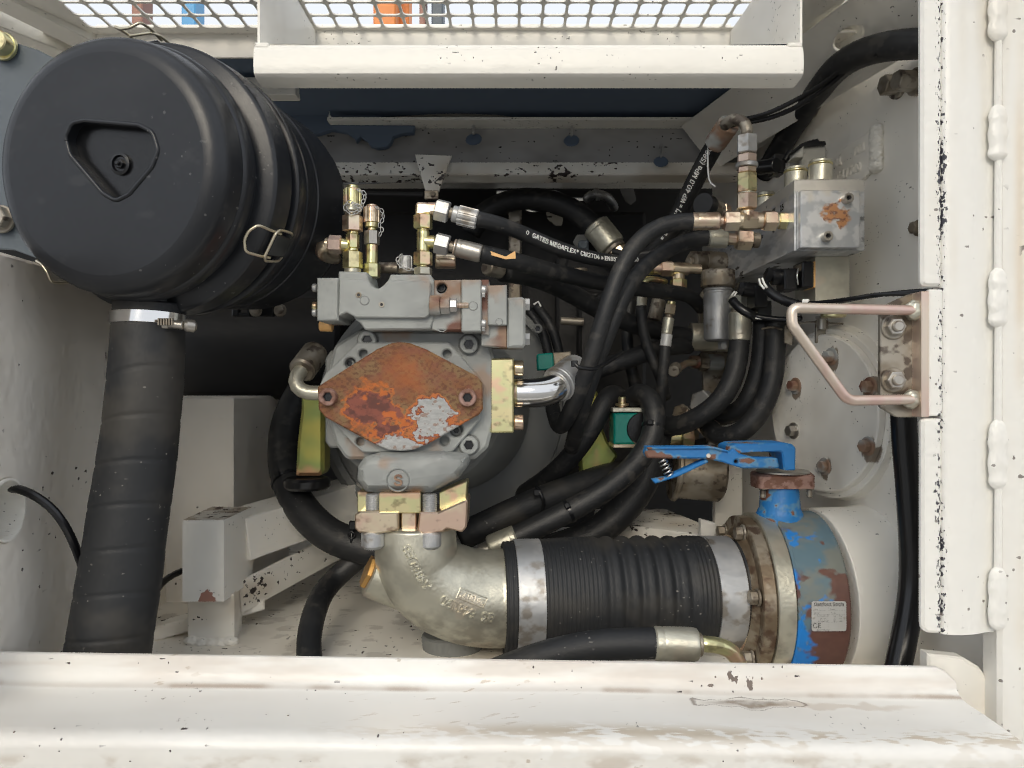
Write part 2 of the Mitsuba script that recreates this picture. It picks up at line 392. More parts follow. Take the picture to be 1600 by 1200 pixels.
def c_alu(p, n, uv):
    k = fbm(p.x * 90, p.y * 30, p.z * 90, 4)
    c = mix((.63, .64, .65), (.44, .46, .48), smoothstep(.4, .6, k))
    top = smoothstep(EYE + .174, EYE + .186, p.z + .012 * (fbm(p.x * 120, p.y * 120, p.z * 120, 3) - .5) * 3)
    c = mix(c, (.62, .59, .53), top * .8)
    c = mix(c, (.05, .05, .05), smoothstep(.66, .72, fbm(p.x * 100 + 7, p.y * 45, p.z * 100, 4)) * .9 * smoothstep(.7405, .743, p.y))
    w1 = fbm(p.x * 160, 1, p.z * 160, 3) - .5
    e = dr.sqrt(dr.square((p.x - .3035 + w1 * .012) / .0085) + dr.square((p.z - EYE - .164 + w1 * .014) / .0105))
    e = dr.minimum(e, dr.sqrt(dr.square((p.x - .3140 + w1 * .012) / .0075) + dr.square((p.z - EYE - .1585 + w1 * .014) / .010)))
    r = smoothstep(1.1, .7, e) * smoothstep(.76, .755, p.y)
    return mix(c, mix((.52, .23, .08), (.22, .085, .04), smoothstep(.45, .7, fbm(p.x * 300, 0, p.z * 300, 3))), r * .9)
def c_steel(p, n, uv): return mix((.52, .50, .46), (.34, .31, .27), fbm(p.x * 80, p.y * 80, p.z * 80, 4))
def c_dirtysteel(p, n, uv):
    k = fbm(p.x * 45, p.y * 45, p.z * 45, 4)
    c = mix((.36, .33, .28), (.22, .185, .14), smoothstep(.35, .6, k))
    return mix(c, (.07, .05, .04), smoothstep(.55, .7, fbm(p.x * 110, p.y * 110, p.z * 110, 3)) * .8)
def c_flange(p, n, uv):
    k = fbm(p.x * 50, p.y * 50, p.z * 50, 4)
    c = mix((.36, .31, .24), (.20, .15, .10), smoothstep(.36, .58, k))
    return mix(c, (.10, .055, .035), smoothstep(.52, .66, fbm(p.x * 75 + 9, p.y * 75, p.z * 75, 4)) * .8)
def c_rubber(p, n, uv):
    k = fbm(p.x * 34, p.y * 34, p.z * 34, 4)
    c = mix((.0105, .0115, .0135), (.018, .0185, .0195), smoothstep(.4, .7, k))
    c = mix(c, (.052, .048, .043), smoothstep(.55, .74, fbm(p.x * 75 + 4, p.y * 75, p.z * 75, 5)) * .55)
    return mix(c, (.16, .15, .135), specks(p, 400, .88, .6) * .3)
def c_dusty(p, n, uv):
    k = fbm(p.x * 22, p.y * 22, p.z * 22, 4)
    c = mix((.013, .0145, .017), (.034, .032, .029), smoothstep(.45, .72, k))
    return mix(c, (.30, .28, .25), specks(p, 380, .87, .55) * .5)
def c_plastic(p, n, uv):
    c = mix((.0095, .011, .0145), (.0155, .017, .0205), smoothstep(.4, .75, fbm(p.x * 16, p.y * 16, p.z * 16, 4)))
    c = mix(c, (.045, .045, .046), smoothstep(.62, .80, fbm(p.x * 60 + 3, p.y * 60, p.z * 70, 5)) * .25)
    return mix(c, (.13, .13, .13), smoothstep(.88, .91, noise(p.x * 300, p.y * 300, p.z * 300)) * smoothstep(.6, .75, noise(p.x * 19, p.y * 19, p.z * 19)) * .5)
def r_plastic(p, n, uv): return .25 + .2 * fbm(p.x * 22, p.y * 22, p.z * 22, 3)
def c_blue(p, n, uv):
    k = fbm(p.x * 62 + 2, p.y * 62, p.z * 62, 4)
    c = mix((.018, .185, .50), (.02, .14, .37), fbm(p.x * 20, p.y * 20, p.z * 20, 2))
    c = mix(c, (.16, .30, .36), smoothstep(.52, .6, k) * .5)
    return mix(c, (.17, .085, .06), smoothstep(.61, .65, k))
def c_valve(p, n, uv):
    k = fbm(p.x * 30, p.y * 30 + 3, p.z * 30, 4)
    h = (p.z - EYE + .195) / .08 + (k - .5) * 1.6          # -1 low .. 1 high
    a = (p.x - .262) / .0535 + (fbm(p.x * 44, p.y * 44, p.z * 44 + 5, 4) - .5) * 1.1     # 0 left .. 1 right
    c = mix((.10, .165, .205), (.17, .185, .168), smoothstep(.35, .62, fbm(p.x * 52, p.y * 52, p.z * 52, 4)))
    c = mix(c, (.015, .19, .56), smoothstep(.60, .66, fbm(p.x * 48 + 3, p.y * 48, p.z * 48, 4)) * .9)
    rr = smoothstep(.42, .36, h) * smoothstep(.52, .66, a + .25 * smoothstep(.1, -.2, h))
    c = mix(c, (.015, .19, .56), smoothstep(.22, .15, a) * smoothstep(.50, .42, h + .5 * (fbm(p.x * 70, p.y * 70, p.z * 70 + 9, 3) - .5)))
    c = mix(c, (.012, .20, .62), smoothstep(-.5, -.66, h))
    c = mix(c, mix((.085, .038, .034), (.145, .07, .052), fbm(p.x * 120, p.y * 120, p.z * 120, 4)), dr.maximum(rr, smoothstep(.56, .62, fbm(p.x * 38 + 6, p.y * 38, p.z * 38, 4)) * smoothstep(.5, .2, h)))
    return c
def c_navy(p, n, uv): return mix((.095, .13, .185), (.11, .145, .20), fbm(p.x * 20, p.y * 20, p.z * 20, 4))
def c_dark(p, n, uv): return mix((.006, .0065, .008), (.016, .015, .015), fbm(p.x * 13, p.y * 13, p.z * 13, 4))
def c_bracket(p, n, uv):
    k = fbm(p.x * 26, p.y * 26, p.z * 16, 3)
    return mix(mix((.50, .46, .12), (.27, .36, .12), smoothstep(.42, .62, k)), (.55, .33, .18), smoothstep(.56, .66, k))
def c_yard(p, n, uv): return mix((.33, .32, .30), (.23, .225, .21), fbm(p.x * 1.4, p.y * 1.4, 0, 4))

mat('paint_white', c_white, .42, bump=b_peel, bscale=.0006)
mat('paint_shaded_grey', lambda p, n, uv: mix(mix((.33, .33, .33), (.22, .215, .21), smoothstep(.4, .75, fbm(p.x * 12, p.y * 12, p.z * 22, 4))), (.03, .03, .03), specks(p, 260, .80, .5)), .5)  # base greyed down to stand in for shade below the roof; specks are wear
mat('paint_inner', c_inner, .45, bump=b_peel, bscale=.0008)
def c_floor(p, n, uv):
    d = fbm(p.x * 9 + 4, p.y * 9, p.z * 5, 4)
    c = mix((.77, .74, .67), (.50, .44, .36), smoothstep(.45, .78, d) * .6)
    c = mix(c, (.12, .09, .06), smoothstep(.60, .72, fbm(p.x * 40, p.y * 60, 1, 5)) * .25)
    return mix(c, (.05, .04, .035), specks(p, 240, .82, .45))
mat('paint_floor', c_floor, .45, bump=b_peel, bscale=.0006)
mat('paint_disc', c_disc, .42, bump=b_peel, bscale=.0007)
mat('paint_chipped', c_chip, .5, bump=b_peel, bscale=.0006)
mat('paint_lumpy', c_wall, .5, bump=b_lumpy, bscale=.0019)
mat('paint_sill', c_sill, .33, bump=b_peel, bscale=.0005)
mat('paint_jamb', c_jamb, .36, bump=b_peel, bscale=.0006)
mat('cast_grey', c_cast, .5, bump=b_cast, bscale=.0005)
mat('cast_rusty', c_castrust, .6, bump=b_cast, bscale=.0006)
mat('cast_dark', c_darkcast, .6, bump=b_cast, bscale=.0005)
mat('rust_plate', c_rust, .72, bump=b_rust, bscale=.0006)
mat('zinc_yellow', c_zinc, .27, .92)
mat('zinc_pale', c_zincpale, .38, .75, bump=b_cast, bscale=.0003)
mat('zinc_copper', c_copper, .28, .9)
mat('rust_bolt', lambda p, n, uv: mix((.30, .185, .155), (.17, .085, .06), smoothstep(.4, .65, fbm(p.x * 160, p.y * 160, p.z * 160, 3))), .55, .3)
mat('zinc_pink', c_pink, .36, .75)
mat('galvanised', c_galv, .45, .7, bump=b_peel, bscale=.0003)
mat('aluminium', c_alu, .32, .5)
mat('steel', c_steel, .34, .85)
mat('steel_dirty', c_dirtysteel, .45, .6)
mat('flange_steel', c_flange, .42, .6, bump=b_rust, bscale=.0004)
mat('chrome', (.78, .77, .75), .12, 1.0)
mat('wire', (.66, .60, .46), .3, .85)
mat('rubber', c_rubber, .52, bump=b_cast, bscale=.00025)
mat('rubber_dusty', c_dusty, .6, bump=b_cast, bscale=.0003)
mat('plastic_black', c_plastic, r_plastic)
mat('gloss_black', (.007, .0075, .009), .25)
mat('paint_blue', c_blue, .45, bump=b_rust, bscale=.0003)
mat('valve_paint', c_valve, .5, bump=b_rust, bscale=.0005)
mat('foam_navy', c_navy, .85)
mat('plate_slate', (.085, .105, .125), .5)
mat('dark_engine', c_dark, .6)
mat('bracket_zinc', c_bracket, .36, .6)
mat('teal', (.0, .165, .135), .4)
mat('print_white', (.75, .75, .73), .6)
mat('label_silver', (.50, .50, .49), .4, .3)
mat('print_black', (.02, .02, .02), .6)
mat('brass', (.62, .36, .13), .3, .8)
mat('orange_paint', (.70, .22, .04), .45)
mat('sky_blue_paint', (.10, .34, .62), .45)
mat('brown_paint', (.33, .17, .13), .6)
mat('tag_orange', (.72, .42, .16), .5)
mat('yard', c_yard, .85)

# ------------------------------------------------------------------ the yard and the housing round the bay
g = trimesh.creation.box([160, 160, .02]); g.apply_translation([0, 40, -.01])
struct('ground', g, 'yard', False)

def tilt(x): return -.0155 * x      # the sill drops a little to the right
FL = EYE - .27
struct('floor', prism([(-1.2, .6), (1.0, .6), (1.0, 2.2), (-1.2, 2.2)], .006, Frame([0, 0, FL], [1, 0, 0], [0, 1, 0], [0, 0, 1]), 0), 'paint_floor')

WR = yawed(P(1315, 645, .85), 8)    # right wall
un, _ = hit(WR, 1600, 600); uf = -0.36
wall_out = [(uf, -.32), (.27, -.32), (.27, .44), (uf, .44)]
struct('wall_right', prism(wall_out, .01, WR, 0), 'paint_inner')
WL = Frame([-.40, .60, EYE], [-.08, .9968, 0], [0, 0, 1], [.9968, .08, 0])
hu, hv = hit(WL, 10, 797)
struct('wall_left', prism([(-.12, -.32), (.40, -.32), (.40, .104), (-.12, .104)], .02, WL, .003, [circ(hu, hv, .0235, 36)]), 'paint_lumpy')
solo('cable_port', [lathe([(0, .0235), (-.0005, .0252), (.002, .0252), (.002, .0235), (-.03, .0235), (-.10, .0233), (-.10, 0)], WL(hu, hv), WL.w, 36)], 'paint_white',
     'round cable hole with white liner in the lumpy left wall', 'cable port')
# the back of the bay
back = [(-1.0, -.4), (1.0, -.4), (1.0, .5), (-1.0, .5)]
slot = lambda pts: px2(pts, 1.45)
bp = prism(back, .01, front(1.45), 0, [slot([(776, 304), (776, 297), (868, 297), (878, 301), (882, 309), (878, 309), (866, 303)][::-1]), slot([(889, 308), (916, 308), (914, 313), (894, 316)]),
    slot([(816, 326), (822, 324), (850, 334), (878, 344), (878, 349), (866, 352), (850, 340)])])
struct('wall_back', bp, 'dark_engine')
# left tank box
k = thing('tank_box', 'tall white box tank standing behind the wide rubber intake hose', 'tank')
TB = np.array([P(150, 620, .95), P(365, 620, .95), P(452, 622, 1.19), P(150, 622, 1.19)])
obj('body', prism([(p[0], p[1]) for p in TB], .26, Frame([0, 0, EYE - .0165], [1, 0, 0], [0, 1, 0], [0, 0, 1]), .002), 'paint_lumpy', k)

# upper frame: grille roof, hatch pocket, rails
ZR = EYE + .37
def roofxy(px, d): return ((px - 800) / F * d, d)
holes = []
for r_ in range(6):
    for c_ in range(31):
        x0 = -.436 + c_ * .0234
        y0 = .7703 - r_ * .0266 + .0003
        if x0 > .236: continue
        if -.222 < x0 + .01 < -.196: continue
        holes.append(fillet([(x0, y0), (x0 + .0206, y0), (x0 + .0206, y0 + .0236), (x0, y0 + .0236)], .005, 3))
gk = thing('roof_grille', 'white roof grille with rows of rounded holes, bright sky behind', 'grille')
obj('perforated_sheet', prism([(-.475, .60), (.32, .60), (.32, .805), (-.475, .805)], .0015, Frame([0, 0, ZR], [1, 0, 0], [0, 1, 0], [0, 0, 1]), 0, holes), 'paint_white', gk, False)
solo('roof_panel', prism([(-1.1, .806), (1.1, .806), (1.1, 2.2), (-1.1, 2.2)], .003, Frame([0, 0, ZR + .002], [1, 0, 0], [0, 1, 0], [0, 0, 1]), 0), 'paint_inner', 'grey painted roof sheet behind the holed grille', 'panel')
hk = thing('hatch_frame', 'white sheet metal hatch frame with rounded lower beam under the grille', 'hatch frame')
# front beam, a channel bent from sheet
bx0, bx1 = P(398, 0, .62)[0], P(1254, 0, .62)[0]
prof = [(.620, .2725), (.6175, .268), (.6165, .256), (.618, .250), (.622, .2475), (.640, .2465), (.640, .2490), (.6235, .2500), (.6205, .2525), (.6195, .257), (.6205, .268), (.650, .2735), (.650, .2760), (.624, .2752)]
obj('front_beam', prism(prof, bx1 - bx0, Frame([bx1, 0, EYE], [0, 1, 0], [0, 0, 1], [1, 0, 0]), .0004), 'paint_white', hk)
obj('rear_plate', plate([(488, 90), (1142, 90), (1142, 37), (488, 37)], .80, .003), 'paint_white', hk)
for s, (xa, xb) in enumerate(((bx0 + .0015, P(491, 0, .8)[0]), (bx1 - .0015, P(1140, 0, .8)[0]))):
    q = np.array([[xa, .622, EYE + .2755], [xb, .797, EYE + .352], [xb, .797, ZR - .004], [xa, .622, ZR - .004]])
    off = np.array([.002, 0, 0])
    obj('cheek', trimesh.Trimesh(np.vstack([q, q + off]), [[0, 1, 2], [0, 2, 3], [4, 6, 5], [4, 7, 6], [0, 5, 1], [0, 4, 5], [1, 5, 6], [1, 6, 2], [2, 6, 7], [2, 7, 3], [3, 7, 4], [3, 4, 0]], process=False), 'paint_white', hk, False)
obj('end_tab', bar(398, 66, 419, 74, .619, .004), 'paint_white', hk)
obj('end_tab', bar(1232, 66, 1254, 73, .619, .004), 'paint_white', hk)
solo('cross_strip', plate([(150, 90), (490, 90), (490, 38), (150, 38)], .81, .003), 'paint_inner', 'grey painted strip behind the black canister top', 'strip')
solo('rail_stub', plate([(330, 148), (462, 148), (460, 128), (448, 120), (330, 120)], .90, .02, [0, 0, 3, 3, 0]), 'paint_white', 'pale rail end poking out under left end of hatch beam', 'rail')

def beam(a, b, w, h, name, label, cat, m='paint_white'):
    a, b = np.asarray(a, float), np.asarray(b, float)
    ax = unit(b - a); side = unit(np.cross(ax, [0, 0, 1])); up = np.cross(side, ax)
    L = np.linalg.norm(b - a)
    return solo(name, prism([(0, 0), (L, 0), (L, h), (0, h)], w, Frame(a, ax, up, -side if side[1] > 0 else side), .001), m, label, cat)
beam(P(-120, -70, .66), P(190, 88, .84), .03, .016, 'roof_rail', 'pale painted roof rail slanting above the black canister', 'rail')
beam(P(-120, -5, .70), P(170, 108, .88), .03, .028, 'roof_rail', 'wider pale rail just above the slate grey mounting plate', 'rail')
# right upper corner
beam(P(1236, 92, .87), P(1440, -52, .70), .004, .02, 'roof_rail', 'bright edged rail running up right of the hatch frame', 'rail')
ov = circ(0, 0, 1, 24) * [.021, .0095]
RS = Frame(P(1325, 60, .76), unit(P(1420, -6, .70) - P(1240, 118, .86)), [0, 0, 1], [0, 0, 1])
sl = unit(np.cross(RS.u, unit([-.55, -.6, -.6]))); RS.w = unit([-.55, -.6, -.6]) ; RS.w = unit(RS.w - RS.u * (RS.w @ RS.u)); RS.v = np.cross(RS.w, RS.u)
solo('corner_plate', prism([(-.30, -.045), (.24, -.045), (.24, .03), (-.30, .03)], .003, RS, .0006, [ov]), 'paint_inner', 'grey sloping plate with an oval hole in the upper right corner', 'plate')
solo('corner_backing', prism([(-.30, -.06), (.24, -.06), (.24, .06), (-.30, .06)], .003, Frame(RS.o - RS.w * .05, RS.u, RS.v, RS.w), .0006), 'paint_white', 'pale sheet seen through the oval hole in the corner plate', 'plate')

# rear cross member with insulation
solo('insulation_foam', [prism(np.array([(-.42, .812), (.335, .812), (.325, 1.057), (.02, 1.057), (.0, 1.052), (-.02, 1.044), (-.06, 1.039), (-.10, 1.040), (-.14, 1.047), (-.19, 1.056), (-.42, 1.057)]) * [1, -1], .006, Frame([0, 0, EYE + .3655], [1, 0, 0], [0, -1, 0], [0, 0, -1]), .001),
    prism(px2([(300, 178), (596, 178), (596, 187), (570, 186), (540, 184), (522, 181), (514, 190),
    (514, 194), (648, 196), (646, 207), (628, 208), (614, 213), (611, 222), (604, 229), (590, 231), (578, 227), (574, 220), (563, 213), (556, 221), (552, 213), (541, 206), (516, 202), (500, 208), (480, 211), (468, 209), (440, 205), (360, 200), (300, 190)], 1.045), .012, front(1.045), .001)],
    'foam_navy', 'dark blue insulation under the roof with ragged torn edge above the thin ledge', 'insulation')
rk = thing('cross_member', 'cross member with shade darkened grey web, thin ledge and speckled lower flange', 'cross member')
obj('web', plate([(250, 300), (1165, 262), (1165, 90), (250, 90)], 1.06, .004), 'paint_shaded_grey', rk)
obj('ledge', prism([(1.026, .3565), (1.026, .3525), (1.0595, .3525), (1.0595, .3565)], P(1124, 0, 1.026)[0] - P(511, 0, 1.026)[0], Frame([P(1124, 0, 1.026)[0], 0, EYE], [0, 1, 0], [0, 0, 1], [1, 0, 0]), .0004), 'paint_white', rk)
obj('ledge_end', plate([(513, 188), (520, 186), (516, 181), (514, 174)], 1.028, .003, 0, .0003), 'paint_white', rk)
lf = [(1.058, .3015), (1.040, .3), (1.036, .284), (1.038, .282), (1.060, .278)]
obj('lower_flange', prism(lf, 1.1, Frame([.33, 0, EYE], [0, 1, 0], [0, 0, 1], [1, 0, 0]), .0006), 'paint_chipped', rk)
for i, (x, y, w) in enumerate(((740, 216, 13), (893, 218, 12.5), (1033, 251, 11.5))):
    pk = thing('insulation_pin', ('leftmost dark round insulation pin head on the grey cross member', 'middle dark insulation pin head below the thin ledge', 'right insulation pin head, lowest of the three')[i], 'pin', 'insulation pins')
    r = w / F * 1.03
    obj('head', lathe([(0, 0), (.0008, r * .9), (.002, r), (.0035, r * .6), (.004, 0)], P(x, y, 1.035), [.1, 1, -.55], 22), 'foam_navy', pk)
    obj('stem', cyl(P(x, y - 6, 1.036), P(x, y - 24 - 3 * (i == 0), 1.052), .0017, n=8), 'galvanised', pk)
gk = thing('gusset_bracket', 'triangular chipped cream bracket hanging from the cross member', 'bracket')
obj('web', plate([(667, 307), (683, 307), (706, 243), (648, 241)], 1.02, .004, [3, 3, 1, 1]), 'paint_chipped', gk)
obj('clevis', bar(663, 297, 685, 311, 1.012, .006, 2), 'steel_dirty', gk)
obj('pin', cyl(P(676, 303, 1.013), P(676, 303, 1.008), .0035, n=14), 'steel_dirty', gk)
obj('rod', cyl(P(663, 304, 1.015), P(560, 302, 1.06), .0035, n=10), 'dark_engine', gk)

# front sill
sp = [(.600, -.2155), (.5985, -.2145), (.5970, -.2155), (.5955, -.226), (.593, -.2325), (.5885, -.2358), (.583, -.2368), (.56, -.2362), (.523, -.2364), (.5165, -.2372), (.5125, -.2390), (.510, -.2418), (.509, -.246), (.507, -.40), (.507, -.62),
      (.511, -.62), (.511, -.40), (.513, -.247), (.5155, -.2435), (.53, -.2392), (.583, -.2398), (.591, -.2380), (.5965, -.233), (.600, -.222)]
xs = np.concatenate([np.linspace(-.62, .33, 60), [.336, .341, .345]])
V = []
for x in xs:
    dent = .0006 * np.sin(x * 23) + .0008 * np.sin(x * 9 + 1)
    dr_ = max(0, x - .333) * .9
    V += [[x, y, EYE + z + tilt(x) + dent * (z < -.22) - (dr_ if z > -.236 else 0) * (z + .236) / .021] for y, z in sp]
V = np.array(V); m_ = len(sp)
i, j = np.meshgrid(np.arange(len(xs) - 1), np.arange(m_), indexing='ij'); i, j = i.ravel(), j.ravel(); kk = (j + 1) % m_
ff = np.vstack([np.stack([i * m_ + j, i * m_ + kk, (i + 1) * m_ + kk], 1), np.stack([i * m_ + j, (i + 1) * m_ + kk, (i + 1) * m_ + j], 1)])
tri = np.asarray(mapbox_earcut.triangulate_float64(np.array(sp), np.array([m_], np.uint32)), int).reshape(-1, 3)
ff = np.vstack([ff, tri, tri + (len(xs) - 1) * m_])
sm = trimesh.Trimesh(V, ff, process=False)
solo('front_sill', sm, 'paint_sill', 'cream sheet metal sill with folded lip along the bottom front', 'sill', smooth=40)
solo('sill_gusset', plate([(1450, 1240), (1640, 1240), (1604, 1165), (1582, 1115), (1556, 1076), (1530, 1042), (1506, 1028), (1450, 1022)], .608, .012, [0, 0, 4, 8, 8, 8, 6, 0], .002), 'paint_white', 'pale rounded gusset plate at the right end of the sill', 'gusset')

# right jamb
jk = thing('door_jamb', 'white right door jamb with chipped black edge line and weld beads', 'door jamb')
DJ = .585
jx = lambda n_: (n_ - 800) / F * DJ
jp = [(jx(1473.5), .014), (jx(1473.5), .0042), (jx(1475), .0020), (jx(1479), .0004), (jx(1486), -.0004), (jx(1500), -.0006), (jx(1516), .0002), (jx(1530), .0022), (jx(1542), .0050), (jx(1552), .0068), (jx(1562), .0074), (jx(1562), .014)]
zt0, zb0 = P(0, -200, DJ)[2], P(0, 992, DJ)[2]
obj('post', prism([(x_, y_) for x_, y_ in jp], zt0 - zb0, Frame([0, DJ, zt0], [1, 0, 0], [0, 1, 0], [0, 0, 1]), .0006), 'paint_jamb', jk, 40)
obj('edge_flange', plate([(1440, 447), (1473, 447), (1473, -200), (1440, -200)], DJ + .0015, .005, [9, 0, 0, 0], .0022), 'paint_jamb', jk)
obj('edge_flange', plate([(1441, 990), (1473, 990), (1473, 654), (1441, 654)], DJ + .0015, .005, [16, 0, 0, 7], .0022), 'paint_jamb', jk)
obj('edge_flange', plate([(1452, 650), (1473, 650), (1473, 452), (1452, 452)], DJ + .0012, .004, 1, .001), 'paint_jamb', jk)
obj('outer_panel', plate([(1561, 1400), (2500, 1400), (2500, -600), (1561, -600)], DJ + .0055, .02, 0, .003), 'paint_jamb', jk)
wb = []
for n_, (y0, y1) in enumerate(((-30, 66), (163, 252), (418, 512), (655, 765), (885, 985))):
    wm = trimesh.creation.icosphere(4); wv = np.array(wm.vertices); hl = (y1 - y0) / 2 / F * DJ
    wz = np.sign(wv[:, 2]) * np.abs(wv[:, 2]) ** .8
    rad_ = np.maximum(1 - np.abs(wz) ** 5, 0) ** .5 / np.maximum(np.hypot(wv[:, 0], wv[:, 1]), 1e-3)
    rip = 1 + .075 * np.sin(wz * hl / .0085 * np.pi + 2.2 * meshkit.noise(wv * 2 + n_ * 5) + n_) * (wz < .6) + .2 * (meshkit.fbm(wv * [1.5, 1.5, 4] + n_ * 9 + 30, 3) - .5) + .16 * np.exp(-((wz + .8) / .16) ** 2)
    wv = np.stack([wv[:, 0] * rad_ * .0070 * rip, wv[:, 1] * rad_ * .0036 * rip, wz * hl], 1)
    obj('weld_bead', trimesh.Trimesh(wv + P(1559, (y0 + y1) / 2, DJ + .002), wm.faces, process=False), 'paint_jamb', jk, True)
obj('seam', [cyl(P(1560, y0, DJ + .003), P(1559, y1, DJ + .003), .0026, n=10) for y0, y1 in ((60, 170), (508, 662), (760, 890), (248, 422))], 'paint_jamb', jk)

# strike handle
hk = thing('strike_handle', 'coppery rod handle welded to a zinc plate on the right jamb', 'handle')
obj('base_plate', plate([(1376, 636), (1402, 652), (1441, 652), (1441, 455), (1420, 460), (1376, 480)], .600, .0045, [6, 8, 0, 0, 6, 2], .0006), 'steel_dirty', hk)
obj('plate_edge', bar(1440, 455, 1452, 652, .586, .018, 1, .0006), 'zinc_pink', hk)
rod = [P(1428, 485, .592), P(1340, 482, .572), P(1272, 483, .560), P(1246, 493, .557), P(1241, 513, .557), P(1262, 553, .558), P(1308, 611, .562), P(1325, 623, .565), P(1345, 626, .568), P(1428, 624, .590)]
q = fillet([(1430, 485), (1236, 481), (1238, 508), (1324, 626), (1430, 624)], [0, 40, 22, 26, 0], 8)
def rodd(x): return .592 - .034 * min(1, (1430 - x) / 150)
obj('rod', sweep(np.array([P(x, y, rodd(x)) for x, y in q]), 8.2 / F * .575, 18), 'zinc_pink', hk)
obj('weld', [lump(P(1428, 485, .592), .007, .005, .008, 5), lump(P(1424, 624, .592), .007, .005, .0075, 9)], 'zinc_pale', hk, True)
for x, y in ((1395, 511), (1395, 594)):
    b = P(x, y, .600)
    obj('washer', cyl(b, b + [0, -.0025, 0], .0098, .0008), 'steel_dirty', hk)
    obj('bolt', [hexa(b + [-.0005, -.002, 0], b + [-.0008, -.009, 0], .0072), cyl(b + [-.0008, -.009, 0], b + [-.001, -.0125, 0], .0042, .001)], 'steel', hk, 25)

# ------------------------------------------------------------------ air cleaner canister
ac = thing('air_filter_canister', 'large black plastic air filter canister with round end cover', 'air filter')
yaw = math.radians(11)
AX = np.array([math.sin(yaw) * math.cos(math.radians(3.5)), math.cos(yaw) * math.cos(math.radians(3.5)), math.sin(math.radians(3.5))]); A0 = P(190, 266, .606) - AX * .02; _u = np.array([math.cos(yaw), -math.sin(yaw), 0]); AF = Frame(A0, _u, np.cross(_u, AX), -AX)
lobe = fillet(np.array([((x - 162) * .000488, (257 - y) * .000488) for x, y in ((96, 212), (108, 190), (130, 187), (226, 200), (250, 212), (259, 240), (248, 264), (206, 304), (182, 314), (160, 302), (104, 240))]), [.007, .008, .008, .012, .010, .010, .012, .010, .008, .012, .012], 5)
face = circ(0, 0, .084, 72)
obj('cover_face', prism(face, .006, Frame(A0 + AX * .0, AF.u, AF.v, AF.w), .0, [lobe]), 'plastic_black', ac, False)
obj('cover_shell', lathe([(.0002, .0838), (0, .084), (.0006, .0885), (.003, .0935), (.0075, .0975), (.014, .0995), (.026, .1005), (.0275, .1003), (.029, .1018), (.032, .1030), (.040, .1030), (.0425, .1018), (.044, .0985), (.056, .0965)], A0, AX, 96), 'plastic_black', ac, 50)
ring_pts = np.vstack([lobe, lobe[:1]])
obj('recess_rim', sweep(AF(ring_pts[:, 0], ring_pts[:, 1], np.full(len(ring_pts), 0.0)), .0017, 10), 'plastic_black', ac, True)
obj('recess_wall', prism(lobe * 1.03, .002, Frame(A0 + AX * .010, AF.u, AF.v, AF.w), 0), 'gloss_black', ac)
wl = []
for d_ in (0, .010): wl.append(AF(lobe[:, 0], lobe[:, 1], np.full(len(lobe), -d_)))
nL = len(lobe); i = np.arange(nL); j = (i + 1) % nL
obj('recess_side', trimesh.Trimesh(np.vstack(wl), np.vstack([np.stack([i, nL + i, nL + j], 1), np.stack([i, nL + j, j], 1)]), process=False), 'plastic_black', ac, 50)
bc = AF(.008, .002, -.010)
obj('centre_bolt', [lathe([(0, .0085), (.0025, .0085), (.003, .0065), (.0012, .0055), (.0012, 0)], bc, -AX, 24), hexa(bc, bc - AX * .004, .0038), cyl(bc - AX * .003, bc - AX * .0065, .0018)], 'gloss_black', ac)
obj('body_shell', lathe([(.050, .0965), (.053, .0965), (.056, .1095), (.0585, .1122), (.060, .1128), (.082, .1132), (.0845, .112), (.086, .1085), (.0865, .1055), (.097, .1055), (.0975, .1095), (.099, .1115), (.101, .112), (.107, .112), (.109, .1105), (.110, .1035), (.128, .1045), (.1285, .1058), (.131, .1058), (.132, .1045), (.150, .1045), (.151, .1056), (.153, .1056), (.154, .1045), (.215, .103), (.228, .100), (.236, .092), (.238, 0)], A0, AX, 96), 'plastic_black', ac, 38)
nz = A0 + AX * .040
obj('outlet_neck', [cyl(P(233, 425, .652), P(233, 490, .652), .0212, .001, 40), cyl(P(195, 425, .640), P(195, 482, .640), .0058, .001, 12)], 'plastic_black', ac)
def clip(ang, name_i, open_=False):
    e = AF.u * math.cos(ang) + AF.v * math.sin(ang); tg = -AF.u * math.sin(ang) + AF.v * math.cos(ang)
    L = lambda s, t, h: A0 + AX * s + e * (.1135 + h) + tg * t
    ck = 'latch' if True else ''
    w = obj('latch', prism([(-.010, 0), (.010, 0), (.0085, .028), (-.0085, .028)], .004, Frame(L(.066, 0, .0035), tg, AX, e), .001), 'gloss_black', ac)
    up = .010 if open_ else 0
    loop1 = [L(.046, -.011, -.004), L(.044, -.011, .001 + up), L(.046, 0, .0035 + up), L(.044, .011, .001 + up), L(.046, .011, -.003)]
    obj('wire_bail', [loop([L(.070, .011, .004), L(.056, .0115, .003 + up * .5), L(.042, .012, -.002 + up), L(.040, .004, -.006 + up), L(.040, -.004, -.006 + up), L(.042, -.012, -.002 + up), L(.056, -.0115, .003 + up * .5), L(.070, -.011, .004)], .0012),
                      loop([L(.058, .010, .006), L(.058, -.010, .006), L(.064, -.0145, .005), L(.092, -.0135, .001), L(.102, -.011, -.003), L(.103, -.008, -.004)], .0012),
                      loop([L(.058, -.010, .006), L(.058, .010, .006), L(.064, .0145, .005), L(.092, .0135, .001), L(.102, .011, -.003), L(.103, .008, -.004)], .0012)], 'wire', ac, True)
clip(math.radians(-29), 0)
clip(math.radians(93), 1, True)
clip(math.radians(218), 2, True)
pk = thing('mounting_plate', 'slate grey mounting plate behind the left edge of the canister', 'plate')
